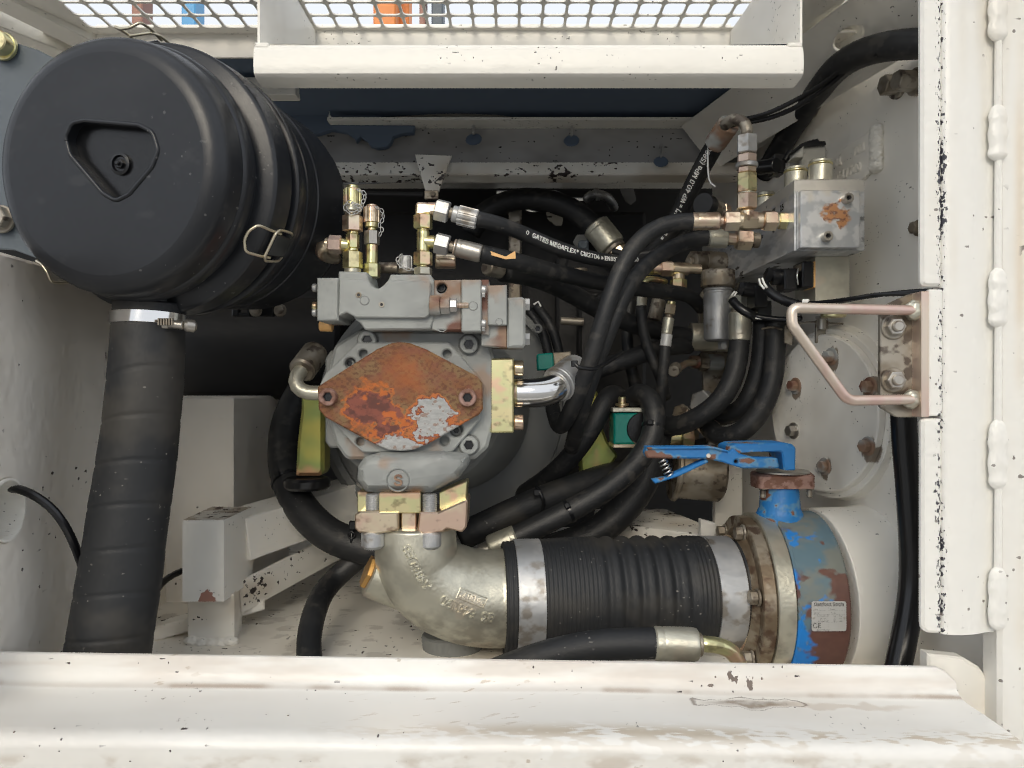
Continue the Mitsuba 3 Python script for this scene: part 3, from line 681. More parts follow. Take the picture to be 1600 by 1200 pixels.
obj('sheet', plate([(-260, 375), (20, 390), (130, 430), (175, 380), (160, 130), (60, 78), (10, 62), (-260, 40)], .69, .004, [0, 0, 8, 8, 30, 20, 5, 0]), 'plate_slate', pk)
for (x, y, m, dd) in ((7, 74, 'zinc_yellow', .012), (4, 343, 'steel_dirty', .010)):
    b = P(x, y, .688)
    obj('bolt', [cyl(b, b + [0, -.004, 0], .0125), cyl(b + [.001, -.003, 0], b + [.001, -.004 - dd, 0], .0105, .001, 6 if m != 'zinc_yellow' else 24)], m, pk)

# intake hose
ih = thing('intake_hose', 'wide black rubber intake hose running down from the canister', 'hose')
hp = [P(234, 474, .652), P(232, 520, .651), P(227, 600, .648), P(214, 720, .648), P(198, 830, .647), P(182, 940, .646), P(166, 1040, .646), P(151, 1180, .646)]
q, u = spline(hp, .0018)
rr = np.interp(u, [0, .03, .3], [.0288, .0292, .0338])
m = sweep(q, rr, 64)
v = np.array(m.vertices)
ph = ((u[:, None] + .010 * np.sin(.8 + np.arange(64) * 2 * np.pi / 64)[None] - .028) / .0365) % 1
dr2 = np.where(u[:, None] > .03, -.0009 * np.exp(-(np.minimum(ph, 1 - ph) / .035) ** 2) + .0 * np.exp(-((ph - .09) / .05) ** 2), 0).ravel()
v[:len(dr2)] += m.vertex_normals[:len(dr2)] * dr2[:, None]
m = trimesh.Trimesh(v, m.faces, process=False)
v = np.array(m.vertices); v += .0006 * (meshkit.fbm(v * 30, 3)[:, None] - .5) * 2
obj('rubber_tube', trimesh.Trimesh(v, m.faces, process=False), 'rubber_dusty', ih, True)
rng = np.random.default_rng(3)
cb = [P(233, 491, .652), P(232.3, 509, .6515)]
obj('clamp_band', ring(cb[0], cb[1], .028, .0302, .0002, 56), 'chrome', ih)
cs = P(281, 508, .632)
obj('clamp_screw', [cyl(cs + [-.009, 0, .0008], cs + [.003, 0, .0], .0036, .0005, 16), hexa(cs + [-.014, -.0006, .001], cs + [-.009, 0, .0008], .0042), cyl(cs + [.003, 0, 0], cs + [.011, .006, -.0005], .0052, .002, 18)], 'steel', ih)
obj('clamp_thread', [bar(246 + 4.2 * i, 497, 248.2 + 4.2 * i, 508, .6212 + .0010 * i, .003, 0, .0002) for i in range(6)], 'steel_dirty', ih)
# cable out of the left wall
solo('black_cable', tube([P(-30, 775, .70), P(6, 764, .64), P(40, 768, .622), P(78, 792, .622), P(105, 828, .63), P(124, 872, .65), P(150, 930, .70), P(200, 965, .76), P(228, 948, .79), P(250, 915, .81), P(290, 890, .86)], .0036, 10), 'gloss_black',
     'thin black cable curving out of the round port in left wall', 'cable')

# bracket box, floor pieces on the left
bk = thing('box_bracket', 'white box shaped bracket with a rust chip at its lower edge', 'bracket')
bd = .78
def hx(px, d): return (px - 800) / F * d
obj('box', prism([(hx(285, bd), bd), (hx(350, bd), bd), (hx(395, .865), .865), (hx(330, .865), .865)], (940 - 813) / F * bd, Frame([0, 0, EYE - 213 / F * bd], [1, 0, 0], [0, 1, 0], [0, 0, 1]), .0012), 'paint_white', bk)
obj('dust_film', prism([(hx(286.5, bd + .001), bd + .001), (hx(349, bd + .001), bd + .001), (hx(392.5, .863), .863), (hx(331, .863), .863)], .0006, Frame([0, 0, EYE - 213 / F * bd + .0006], [1, 0, 0], [0, 1, 0], [0, 0, 1]), .0002), 'road_dust', bk)
mat('road_dust', lambda p, n, uv: mix(mix((.34, .29, .23), (.52, .49, .43), smoothstep(.45, .62, fbm(p.x * 70, p.y * 70, 3, 4))), (.07, .05, .04), smoothstep(.62, .68, fbm(p.x * 150, p.y * 150, 1, 4))), .8)
obj('chip', plate([(309, 940), (337, 940), (336, 934), (331, 931), (333, 926), (327, 925), (324, 920), (319, 925), (314, 927), (312, 934)], bd - .0004, .001, 0, 0), 'brown_paint', bk)
obj('foot', prism([(hx(294, .80), .80), (hx(366, .80), .80), (hx(378, .85), .85), (hx(330, .85), .85)], .27 - 340 / F * .78 + .004, Frame([0, 0, EYE - 340 / F * .78 + .002], [1, 0, 0], [0, 1, 0], [0, 0, 1]), .001), 'paint_chipped', bk)
obj('weld', [lump(P(x, y, .797), .008, .006, .005, x, .3) for x, y in ((300, 1002), (315, 1004), (330, 1005), (345, 1004), (360, 1002))], 'paint_white', bk, True)
solo('floor_rib', [prism([(0, 0), (.13, .022), (.13, .035), (0, .016)][::1], .02, Frame(P(212, 1012, .80), unit(np.array([.10, .05, 0])), [0, 0, 1], unit([.05, -.10, 0])), .002),
                   ], 'paint_chipped', 'chipped low rib on the floor behind the intake hose', 'rib')
def strut(a, b, hgt, thk, up=(0, 0, 1)):
    a, b = np.asarray(a, float), np.asarray(b, float); ax = unit(b - a); w = unit(np.cross(ax, up)); u2 = np.cross(w, ax)
    if w[1] > 0: w = -w
    u2 = np.array(up, float) - ax * (np.asarray(up) @ ax); u2 = unit(u2)
    L = np.linalg.norm(b - a)
    return prism([(0, 0), (L, 0), (L, hgt), (0, hgt)], thk, Frame(a, ax, u2, w), .001)
sk = thing('sloping_strut', 'white angle strut running back from the box bracket', 'strut')
obj('face', strut(P(392, 876, .845), P(600, 800, 1.0), .047, .006), 'paint_white', sk)
obj('top_flange', prism([(0, 0), (.235, 0), (.235, .06), (0, .06)], .006, Frame(P(394, 806, .85), unit(P(602, 745, 1.0) - P(394, 806, .85)), unit([-.5, .86, .05]), [0.12, 0, 1]), .001), 'paint_white', sk)
solo('floor_ledge', strut(P(380, 958, .835), P(575, 850, 1.03), .035, .004), 'paint_chipped', 'heavily chipped low ledge on the floor under the strut', 'ledge')

# ------------------------------------------------------------------ pump
pu = thing('hydraulic_pump', 'grey cast hydraulic pump with rusty diamond cover plate', 'pump')
D = .72
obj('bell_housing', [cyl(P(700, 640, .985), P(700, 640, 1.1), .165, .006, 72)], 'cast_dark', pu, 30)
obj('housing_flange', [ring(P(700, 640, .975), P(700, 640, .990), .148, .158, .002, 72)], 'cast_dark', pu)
for a in np.radians([-28, -52, 20, 42, 200, 232, 160]):
    b = P(700, 640, .976) + [.153 * math.cos(a), 0, .153 * math.sin(a)]
    obj('flange_screw', socket(b, [0, -1, 0], .0062, .008, 16), 'cast_dark', pu)
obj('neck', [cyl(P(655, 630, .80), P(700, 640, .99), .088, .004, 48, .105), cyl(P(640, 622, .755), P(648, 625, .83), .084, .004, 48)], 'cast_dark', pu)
obj('body', plate([(540, 718), (742, 718), (762, 700), (772, 660), (772, 560), (764, 530), (748, 517), (560, 516), (522, 540), (514, 575), (514, 660), (524, 694)], D + .012, .06, [14, 8, 8, 4, 4, 10, 14, 20, 14, 6, 8, 14], .003), 'cast_grey', pu)
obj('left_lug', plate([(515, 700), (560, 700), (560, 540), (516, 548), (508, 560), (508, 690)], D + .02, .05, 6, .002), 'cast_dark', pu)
obj('octagon_flange', plate([(566, 707), (706, 707), (750, 656), (755, 600), (748, 588), (702, 535), (558, 535), (508, 584), (500, 600), (500, 640)], D + .002, .012, [8, 10, 5, 4, 5, 10, 8, 6, 4, 6], .0012,
                           [circ(567, 553, 7, 20), circ(698, 553, 7, 20), circ(547, 568, 9, 20), circ(719, 570, 9, 20), circ(545, 672, 10, 20), circ(562, 690, 7, 20), circ(713, 672, 11, 20), circ(694, 689, 8, 20)]), 'cast_grey', pu)
for x, y in ((547, 568), (719, 570), (545, 672), (713, 672)):
    obj('flange_screw', socket(P(x, y, D + .013), [0, -1, 0], .0052, .004, 18), 'cast_dark', pu)
obj('cover_plate', plate([(496, 605), (506, 598), (590, 545), (612, 536), (625, 534.5), (640, 536), (664, 545), (745, 588), (753, 598), (754, 640), (748, 648), (668, 694), (645, 703), (626, 704.5), (606, 703), (585, 694), (508, 652), (498, 640)], D - .0095, .0115,
                       [4, 4, 20, 12, 12, 12, 20, 5, 4, 4, 5, 20, 12, 12, 12, 20, 5, 4], .0011), 'rust_plate', pu)
for x, y in ((514.5, 620), (731, 621)):
    obj('cover_bolt', socket(P(x, y, D - .009), [0, -1, 0], .0082, .0085, 28), 'rust_bolt', pu)
for x, y in ((733, 538.5), (733, 695), (575, 532)):
    b = P(x, y, D + .0115)
    obj('body_bolt', socket(b, [0, -1, 0], .0088, .006, 30), 'cast_grey', pu)
    obj('bolt_seat', ring(b + [0, .0004, 0], b + [0, -.0012, 0], .0094, .0104, .0003, 30), 'cast_dark', pu)
obj('cast_number', lettering('07  8354', .0072, Frame(P(684, 527.5, D + .0122), [-1, 0, 0], [0, 0, -1], [0, -1, 0]), .0006), 'cast_grey', pu, False)
obj('cast_letter', lettering('A', .0075, Frame(P(754, 666, D + .0122), [1, 0, 0], [0, 0, 1], [0, -1, 0]), .0009, True), 'cast_grey', pu, False)
# suction port casting
obj('suction_port', plate([(556, 755), (570, 770), (672, 771), (716, 748), (730, 730), (733, 712), (690, 706), (592, 708), (566, 716), (556, 732)], D - .012, .055, [12, 10, 14, 10, 8, 8, 6, 12, 14, 8], .007), 'cast_grey', pu, 50)
obj('port_letter', lettering('S', .0100, Frame(P(622, 750, D - .0116), [1, 0, 0], [0, 0, 1], [0, -1, 0]), .0026, True), 'cast_rusty', pu, False)
obj('letter_ring', [lathe([(0, .0093), (.0012, .0098), (.0016, .0102), (0, .0112)], P(622, 750, D - .0118), [0, -1, 0], 32)], 'cast_grey', pu)
# yellow flange and split clamp
obj('port_flange', [plate([(558, 800), (574, 800), (574, 768), (558, 768)], D - .004, .03, 2), plate([(592, 802), (657, 802), (657, 770), (592, 770)], D - .012, .04, 2), plate([(686, 797), (728, 785), (730, 752), (716, 757), (686, 770)], D - .002, .03, 2)], 'zinc_yellow', pu)
obj('clamp_half', plate([(554, 826), (560, 832), (594, 834), (622, 829), (622, 801), (592, 802), (592, 799), (562, 799), (554, 804)], D - .016, .045, [5, 4, 4, 2, 2, 2, 2, 4, 4], .0015), 'zinc_copper', pu)
obj('clamp_half', plate([(652, 830), (660, 834), (692, 831), (698, 826), (722, 832), (729, 824), (731, 780), (690, 798), (684, 801), (655, 801)], D - .016, .045, [4, 4, 4, 3, 5, 5, 4, 3, 3, 3], .0015), 'zinc_copper', pu)
obj('clamp_gap', plate([(627, 830), (650, 830), (650, 801), (627, 801)], D - .006, .035, 1), 'zinc_copper', pu)
for x in (582.5, 671.5):
    zz = lambda y: P(x, y, D - .006)
    o0 = zz(772); Lp = (802 - 772) / F * D
    pr = [(0, 0)]
    nt = 11
    for t in range(nt):
        pr += [(Lp * t / nt, .0060), (Lp * (t + .5) / nt, .0070)]
    pr += [(Lp, .0060), (Lp, 0)]
    obj('stud_thread', lathe(pr, o0, [0, 0, -1], 22), 'galvanised', pu, 20)
    obj('screw_head', cyl(zz(828), zz(857), .0108, .003, 28), 'galvanised', pu)
# control valve on top
VD = .695
cv = thing('control_valve', 'grey rectangular control valve block bolted across the pump top', 'valve')
obj('end_cap', bar(495, 434, 529, 501, VD, .055, 1, .0012), 'cast_grey', cv)
obj('main_block', plate([(528, 496), (541, 488), (549, 490), (556, 500), (564, 506), (570, 515), (672, 514), (678, 500), (678, 440), (673, 429), (610, 429), (607, 437), (600, 445), (592, 451), (584, 450), (576, 440), (573, 425), (529, 424)], VD + .004, .052, [3, 4, 4, 4, 3, 3, 4, 4, 2, 3, 3, 3, 4, 5, 5, 3, 2, 2], .0012), 'cast_grey', cv)
obj('face_plate', plate([(529, 494), (541, 488), (556, 496), (664, 497), (671, 492), (673, 442), (670, 438), (607, 438), (600, 446), (590, 452), (580, 447), (575, 437), (530, 436)], VD - .002, .008, [2, 4, 2, 4, 3, 3, 3, 2, 4, 5, 4, 2, 2], .001), 'cast_grey', cv)
obj('rusty_section', plate([(674, 515), (721, 516), (721, 437), (678, 438)], VD + .006, .045, 2, .001, [circ(690, 450, 8.5, 22), circ(690.5, 509, 8, 20)[::-1]]), 'cast_rusty', cv)
for y in (450.5, 509): obj('socket_screw', socket(P(690, y, VD + .022), [0, -1, 0], .0044, .005, 18), 'gloss_black', cv)
obj('right_block', bar(721, 437, 752, 518, VD + .001, .05, 1.5, .001), 'cast_grey', cv)
obj('narrow_block', plate([(752, 522), (764, 524), (764, 437), (752, 437)], VD + .010, .04, 1.5), 'cast_rusty', cv)
obj('end_block', plate([(762, 508), (792, 508), (792, 445), (762, 446)], VD + .008, .05, 1.5), 'cast_grey', cv)
obj('end_block_base', plate([(752, 540), (792, 543), (792, 509), (752, 508)], VD + .016, .045, 2), 'cast_rusty', cv)
obj('end_cover', plate([(792, 543), (817, 543), (821, 538), (821, 467), (816, 464), (792, 465)], VD + .013, .045, [2, 4, 3, 3, 4, 2], .002), 'cast_grey', cv)
for y in (476, 530): obj('hex_screw', [hexa(P(820, y, VD + .03), P(828, y, VD + .03), .0062)], 'galvanised', cv, 20)
for y in (452, 505): obj('small_bolt', [cyl(P(752, y, VD + .002), P(759, y + 1, VD + .002), .0036), hexa(P(753, y + 8, VD + .003), P(758, y + 8, VD + .003), .003)], 'galvanised', cv)
for x, y, r in ((570, 470, 6.5), (739.5, 478.5, 6.3), (808, 503, 5)):
    b = P(x, y, VD - .0015 if x < 600 else VD + .0015 if x < 780 else VD + .0135)
    if x > 780: b = P(780, 503, VD + .0085)
    rr_ = r / F * VD
    a_ = math.radians(0 if x < 600 else 45)
    sl_ = np.array([(-rr_ * .9, -.0008), (rr_ * .9, -.0008), (rr_ * .9, .0008), (-rr_ * .9, .0008)]) @ np.array([[math.cos(a_), math.sin(a_)], [-math.sin(a_), math.cos(a_)]])
    obj('slotted_plug', prism(circ(0, 0, rr_, 28), .003, Frame(b + [0, -.0014, 0], [1, 0, 0], [0, 0, 1], [0, -1, 0]), .0003, [sl_]), 'cast_grey', cv)
    obj('slot_shade', prism(circ(0, 0, rr_ * .9, 16), .0004, Frame(b + [0, -.0002, 0], [1, 0, 0], [0, 0, 1], [0, -1, 0]), 0), 'gloss_black', cv)  # black disc stands in for the shade inside the slot
    obj('plug_seat', ring(b, b + [0, -.0008, 0], rr_ * 1.03, rr_ * 1.18, .0001, 28), 'cast_dark', cv)
for x, y in ((560.5, 461), (596.5, 476)):
    obj('grub_screw', socket(P(x, y, VD - .0018), [0, -1, 0], .0026, .0012, 16), 'steel_dirty', cv)
def chain(parent, p0, direc, segs):   # fittings along one axis: (kind, length, radius, material, name) in metres
    ax = unit(direc); p = np.asarray(p0, float)
    for kind, L, r, mt, nm in segs:
        e = p + ax * L
        if kind == 'h': obj(nm, hexa(p, e, r, .35), mt, parent, 25)
        elif kind == 'c': obj(nm, cyl(p, e, r, .0006, 24), mt, parent)
        elif kind == 'f':
            obj(nm, lathe([(0, 0), (0, r * .86), (L * .06, r), (L * .2, r), (L * .22, r * .97), (L * .26, r), (L * .9, r), (L * .97, r * .95), (L, r * .86), (L, 0)], p, ax, 30), mt, parent, 30)
        elif kind == 't':
            pr = [(0, 0)]; nt = max(3, int(L / .0013))
            for t in range(nt): pr += [(L * t / nt, r * .88), (L * (t + .5) / nt, r)]
            obj(nm, lathe(pr + [(L, r * .88), (L, 0)], p, ax, 20), mt, parent, 20)
        elif kind == 'r':   # ribbed crimp sleeve
            a, b, c = basis(ax); th = np.arange(96) * 2 * np.pi / 96
            rad = r * (1 - .09 * (np.cos(th * 12) > .2))
            obj(nm, [prism(np.stack([rad * np.cos(th), rad * np.sin(th)], 1), L, Frame(e, a, b, c), .0012)], mt, parent, 25)
        p = e
    return p
px = lambda n_, d=VD: n_ / F * d
chain(cv, P(672, 477, VD - .004 + .004), [1, 0, 0], [('c', px(16), px(15.5), 'cast_rusty', 'adjuster_collar'), ('h', px(15), px(14), 'cast_rusty', 'adjuster_nut'), ('h', px(11), px(10.5), 'galvanised', 'lock_nut'), ('t', px(18), px(4.6), 'zinc_copper', 'adjuster_stud')])
for y, m_ in ((450, 'galvanised'), (478, 'zinc_yellow'), (488, 'galvanised')):
    obj('end_screw', cyl(P(496, y, VD + .02), P(488, y, VD + .02), .004, .001), m_, cv)
obj('yellow_cap', [cyl(P(500, 508, VD + .05), P(520, 509, VD + .05), .006)], 'tag_orange', cv)
# right pressure flange and chromed pipe
pp = thing('pressure_pipe', 'bright chromed pipe bolted to the pump with a yellow zinc flange', 'pipe')
obj('flange', bar(766, 560, 803, 676, D + .012, .05, 2, .0015), 'zinc_yellow', pp)
for y in (575, 660): obj('screw_head', [cyl(P(803, y, D + .03), P(818, y, D + .03), .0075, .001, 24), cyl(P(803, y, D + .052), P(816, y, D + .052), .0075, .001, 24)], 'zinc_copper', pp)
pq = [P(800, 614, D + .038), P(835, 614, D + .038), P(858, 610, D + .042), P(874, 600, D + .05), P(890, 583, D + .065)]
obj('pipe', tube(pq, .0143, 32), 'chrome', pp, True)
ax_ = unit(P(896, 574, D + .075) - P(862, 600, D + .045))
chain(pp, P(868, 604, D + .046), ax_, [('c', .005, .0165, 'galvanised', 'collar'), ('c', .004, .0185, 'galvanised', 'collar'), ('c', .032, .0178, 'galvanised', 'sleeve')])
# left elbow with ferrule
le = thing('elbow_fitting', 'brassy bent pipe with ferrule entering the pump on its left', 'fitting')
obj('pipe', tube([P(512, 613, D + .03), P(488, 614, D + .03), P(470, 609, D + .031), P(462, 597, D + .034), P(466, 584, D + .04), P(476, 574, D + .046)], .0072, 20), 'zinc_pale', le, True)
chain(le, P(471, 580, D + .042), P(497, 545, D + .075) - P(471, 580, D + .042), [('f', .036, .0135, 'steel_dirty', 'ferrule')])
solo('zinc_bracket', plate([(461, 744), (500, 744), (506, 735), (506, 612), (470, 612), (470, 640), (464, 690)], .87, .03, [2, 6, 6, 2, 2, 4, 4], .004), 'bracket_zinc', 'yellow green zinc bracket left of the pump behind the black hose', 'bracket')
solo('rubber_mount', [cyl(P(480, 746, .875) , P(480, 764, .875), .026, .003, 32)], 'gloss_black', 'black rubber mount under the yellow green bracket', 'mount')

# ------------------------------------------------------------------ suction elbow, corrugated hose, butterfly valve
HC = [P(786, 934, .768), P(1180, 925, .79)]                  # axis of the suction hose
hax = unit(HC[1] - HC[0])
el = thing('suction_elbow', 'pale zinc cast suction elbow with raised upside down numbers', 'elbow')
top = P(650, 838, .742)
n_ = 40
eq = [top + [0, .0, .012], top]
cx, cz = HC[0][0] - .006, top[2] - .012
for t in np.linspace(0, np.pi / 2, 26)[1:]:
    eq.append(np.array([cx - (cx - top[0]) * math.cos(t), top[1] + (HC[0][1] - top[1]) * (t / (np.pi / 2)), cz - (cz - HC[0][2]) * math.sin(t)]))
eq.append(HC[0] + hax * .016)
eq, eu = spline(np.array(eq), .004)
ER = [.0385, .039, .042, .0455, .0475, .048, .048]
m = sweep(eq, np.interp(eu / eu[-1], [0, .12, .3, .5, .8, .9, 1], ER), 56)
v = np.array(m.vertices); v += m.vertex_normals * (.0006 * (meshkit.fbm(v * 90, 3)[:, None] - .5))
obj('casting', trimesh.Trimesh(v, m.faces, process=False), 'zinc_pale', el, True)
pb = P(606, 905, .752); pd = unit(P(575, 893, .742) - P(640, 918, .752))
obj('plug_boss', lathe([(-.03, .024), (.008, .0235), (.0175, .0225), (.0185, .021), (.0185, 0)], pb, pd, 36), 'zinc_pale', el, 30)
obj('plug', [hexa(pb + pd * .0185, pb + pd * .0235, .0165)], 'brass', el, 25)
obj('stub', [cyl(P(705, 985, .79), P(712, 1045, .79), .031, .002, 36)], 'cast_dark', el)
def on_casting(text, h, c, ang, depth, bold=True, box=None):
    depth = depth * 2.4
    fr = Frame(c, [math.cos(ang), 0, math.sin(ang)], [-math.sin(ang), 0, math.cos(ang)], [0, -1, 0])
    mm = lettering(text, h, fr, depth, bold); v = np.array(mm.vertices)
    ms = [mm]
    if box:
        a_, b_ = box; o_ = .0006
        ms += [prism(np.array([(-a_, -b_), (a_, -b_), (a_, b_), (-a_, b_)]), depth, Frame(fr.o - fr.w * 0 + fr.w * depth, fr.u, fr.v, fr.w), 0, [np.array([(-a_ + o_, -b_ + o_), (a_ - o_, -b_ + o_), (a_ - o_, b_ - o_), (-a_ + o_, b_ - o_)])])]
    out = []
    for mm in ms:
        v = np.array(mm.vertices); w = (c[1] - v[:, 1])
        d2 = np.linalg.norm(v[:, None, [0, 2]] - eq[None][:, :, [0, 2]], axis=2); kk = d2.argmin(1); dist = d2.min(1)
        R_ = np.interp(eu[kk] / eu[-1], [0, .12, .3, .5, .8, .9, 1], ER)
        v[:, 1] = eq[kk, 1] - np.sqrt(np.maximum(R_ ** 2 - dist ** 2, 1e-8)) - w + .0003
        out.append(trimesh.Trimesh(v, mm.faces, process=False))
    return out
def curved(text, h, pts, depth):
    ch = list(text); q_, u_ = spline([P(x, y, .70) for x, y in pts], .002)
    res = []
    for i_, c_ in enumerate(ch):
        if c_ == ' ': continue
        s_ = u_[-1] * (i_ + .5) / len(ch); p_ = np.array([np.interp(s_, u_, q_[:, k]) for k in range(3)]); p2 = np.array([np.interp(s_ + .002, u_, q_[:, k]) for k in range(3)])
        a_ = math.atan2(p2[2] - p_[2], p2[0] - p_[0])
        res += on_casting(c_, h, p_, a_, depth)
    return res
obj('cast_number', curved('63880E8', .0086, [(670, 924), (655, 902), (643, 876), (632, 855)], .0011), 'zinc_pale', el, False)
obj('cast_number', curved('83 646190', .0086, [(772, 977), (745, 970), (717, 958), (688, 942)], .0011), 'zinc_pale', el, False)
obj('cast_stamp', on_casting('260872', .0052, P(736, 942, .70), math.pi - math.radians(24), .0008, False, (.0140, .0050)), 'zinc_pale', el, False)

sh = thing('suction_hose', 'thick ribbed black suction hose between elbow and blue valve', 'hose')
L = np.linalg.norm(HC[1] - HC[0]) - .012
prof = [(0, .046), (0, .0545), (.001, .0555)]
for s_ in np.arange(.002, L, .0008):
    f_ = s_ / L
    if f_ < .46 - .10 or f_ > .75: r_ = .0552 + .0004 * math.sin(s_ * 2 * math.pi / .0042)
    else:
        e_ = min(1, (f_ - .36) / .05, (.75 - f_) / .05)
        r_ = .0552 - .0034 * e_ * (.5 + .5 * math.cos(s_ * 2 * math.pi / .0163)) ** 1.6
    prof.append((s_, r_))
prof += [(L - .0005, .0552), (L, .0545), (L, .046)]
m = lathe(prof, HC[0], hax, 96)
v = np.array(m.vertices); sl = (v - HC[0]) @ hax
v[:, 2] += .004 * np.sin(np.clip(sl / L, 0, 1) * np.pi)
v[:, 0] += 0
obj('rubber_tube', trimesh.Trimesh(v, m.faces, process=False), 'rubber_dusty', sh, True)
for a_, b_ in ((.011, .037), (L - .043, L - .016)):
    obj('clamp_band', ring(HC[0] + hax * a_ + [0, 0, .0008], HC[0] + hax * b_ + [0, 0, .0008], .0545, .0567, .0004, 96), 'galvanised', sh)

bv = thing('butterfly_valve', 'blue butterfly valve with peeling paint and a locking hand lever', 'valve')
VX0 = np.array([.2335, .795, EYE - .2165]); VD_ = np.array([1.0, .02, 0]); VD_ = unit(VD_)
vp = lambda s: VX0 + VD_ * s
obj('flange', lathe([(0, .04), (0, .078), (.001, .0795), (.012, .0795), (.013, .0785), (.013, .04)], vp(.000), VD_, 96), 'flange_steel', bv, 30)
obj('flange_rim', lathe([(.0135, .06), (.0135, .0815), (.0145, .0825), (.0295, .0825), (.0305, .0815), (.0305, .06)], vp(0), VD_, 96), 'zinc_pale', bv, 30)
obj('flange_neck', lathe([(-.030, .049), (-.026, .0505), (-.016, .0525), (-.010, .056), (-.004, .064), (.0, .068), (.001, .05)], vp(0), VD_, 96), 'flange_steel', bv, 30)
obj('weld_ring', lathe([(-.010, .054), (-.0105, .0575), (-.008, .0595), (-.005, .0600), (-.003, .057)], vp(0), VD_, 80), 'zinc_copper', bv, 40)
for a in np.radians([118, -168, 190 + 45, 75, 160]):
    b = vp(0) + np.array([0, -math.cos(a - math.radians(0)), 0]) * 0
for a in np.radians([72, 12, -45, 128]):     # 0 = towards the opening, 90 = up
    b = vp(0) + np.array([0, -.070 * math.cos(a), .070 * math.sin(a)])
    obj('flange_bolt', [cyl(b, b - VD_ * .0022, .0085, .0003), hexa(b - VD_ * .002, b - VD_ * .0095, .0068)], 'steel_dirty', bv, 25)
m = lathe([(.031, .06), (.031, .0825), (.033, .0842), (.040, .0838), (.072, .0838), (.0785, .0842), (.0805, .0825), (.0805, .06)], vp(0), VD_, 128)
obj('valve_body', m, 'valve_paint', bv, 40)
nx = vp(.0545)
NB = nx + np.array([-.012, -.004, .075])
zt = EYE + (600 - 757) / F * .775
obj('neck', [lathe([(0, .030), (.006, .024), (.014, .0205), (zt - NB[2], .0185)], NB, [0, 0, 1], 20),
             prism([(-.005, 0), (.005, 0), (.0035, zt - NB[2]), (-.0035, zt - NB[2])], .012, Frame(NB + [-.004, -.016, 0], [1, 0, 0], [0, 0, 1], [0, -1, 0]), .001)], 'paint_blue', bv, 30)
tp = np.array([NB[0] + .001, NB[1], zt])
def topf(x, y, z): return tp + [x, y, z]
obj('top_flange', prism(fillet([(-.030, -.022), (.026, -.022), (.033, .0), (.026, .022), (-.026, .022), (-.031, 0)], .008), .014, Frame(topf(.001, 0, .010), [1, 0, 0], [0, 1, 0], [0, 0, 1]), .0018), 'rust_bolt', bv)
obj('washer_plate', cyl(topf(.002, 0, .0103), topf(.002, 0, .0125), .0265, .0004, 40), 'steel', bv)
for x, y in ((-.022, -.012), (.026, -.010)):
    obj('flange_bolt', [hexa(topf(x, y, -.006), topf(x, y, .0), .0042), cyl(topf(x, y, -.014), topf(x, y, -.006), .0028)], 'steel_dirty', bv, 25)
LD = .745
obj('lever_head', [plate([(1138, 706), (1146, 706), (1222, 706), (1225, 735), (1243, 735), (1244, 700), (1238, 694), (1225, 692), (1150, 694), (1140, 698)], LD + .006, .040, [3, 3, 5, 1, 1, 5, 6, 6, 4, 4], .0015)], 'paint_blue', bv)
obj('lever_arm', plate([(1012, 716), (1008, 708), (1012, 699), (1115, 698), (1140, 706), (1146, 700), (1156, 709), (1180, 715), (1216, 716), (1218, 732), (1160, 732), (1128, 722), (1106, 717)], LD, .016, [4, 5, 4, 10, 1, 1, 6, 8, 3, 3, 10, 8, 8], .0016, [circ(1151, 721.5, 3.4, 16)]), 'paint_blue', bv)
obj('lever_lip', plate([(1012, 702), (1012, 699), (1115, 698), (1138, 704), (1138, 707), (1114, 701.5)], LD - .0035, .022, [1, 1, 8, 1, 1, 8], .0008), 'paint_blue', bv)
obj('trigger', plate([(1020, 750), (1024, 756), (1034, 753), (1062, 744), (1108, 722), (1104, 717), (1058, 738), (1046, 745)], LD + .004, .012, [1, 2, 3, 8, 2, 2, 8, 6], .0012), 'paint_blue', bv)
hx_ = np.linspace(0, 5 * 2 * np.pi, 120)
a_, b_ = P(1034, 717, LD + .008), P(1048, 746, LD + .008)
e1, e2, e3 = basis(b_ - a_)
obj('spring', sweep(a_ + (b_ - a_) * (hx_ / hx_[-1])[:, None] + .0042 * (np.cos(hx_)[:, None] * e1 + np.sin(hx_)[:, None] * e2), .0008, 8), 'chrome', bv, True)
obj('pivot_pin', cyl(P(1107, 712, LD), P(1107, 712, LD - .001), .0022, .0002, 16), 'steel', bv)
# name plate riveted to the valve
ang = math.radians(1)
rad = np.array([0, -math.cos(ang), math.sin(ang)]); tang = np.array([0, math.sin(ang), math.cos(ang)])
if tang[2] < 0: tang = -tang
PF = Frame(vp(.0600) + rad * .0848, VD_, unit(np.cross(rad, VD_)) * (1 if np.cross(rad, VD_)[2] > 0 else -1), rad)
npk = thing('name_plate', 'silver rating plate riveted to the peeling blue valve body', 'name plate')
obj('plate', prism(fillet([(-.0162, -.0138), (.0162, -.0138), (.0162, .0138), (-.0162, .0138)], .0025), .0008, Frame(PF.o + PF.w * .0006, PF.u, PF.v, PF.w), .0002), 'label_silver', npk)
pf = lambda x, y: Frame(PF.o + PF.u * x + PF.v * y + PF.w * .0006, PF.u, PF.v, PF.w)
obj('maker_text', lettering('Danfoss Socla', .0030, pf(0, .0112), .00015, True), 'print_black', npk, False)
obj('mark_text', lettering('CE', .0046, pf(-.0115, -.0085), .00015, False), 'print_black', npk, False)
lines = [prism([(-.0148, y), (.0148, y), (.0148, y + .00022), (-.0148, y + .00022)], .0001, pf(0, 0), 0) for y in (.0086, .0052, .0018, -.0054)]
lines += [prism([(x, -.0105), (x + .0002, -.0105), (x + .0002, .0086), (x, .0086)], .0001, pf(0, 0), 0) for x in (-.0005,)]
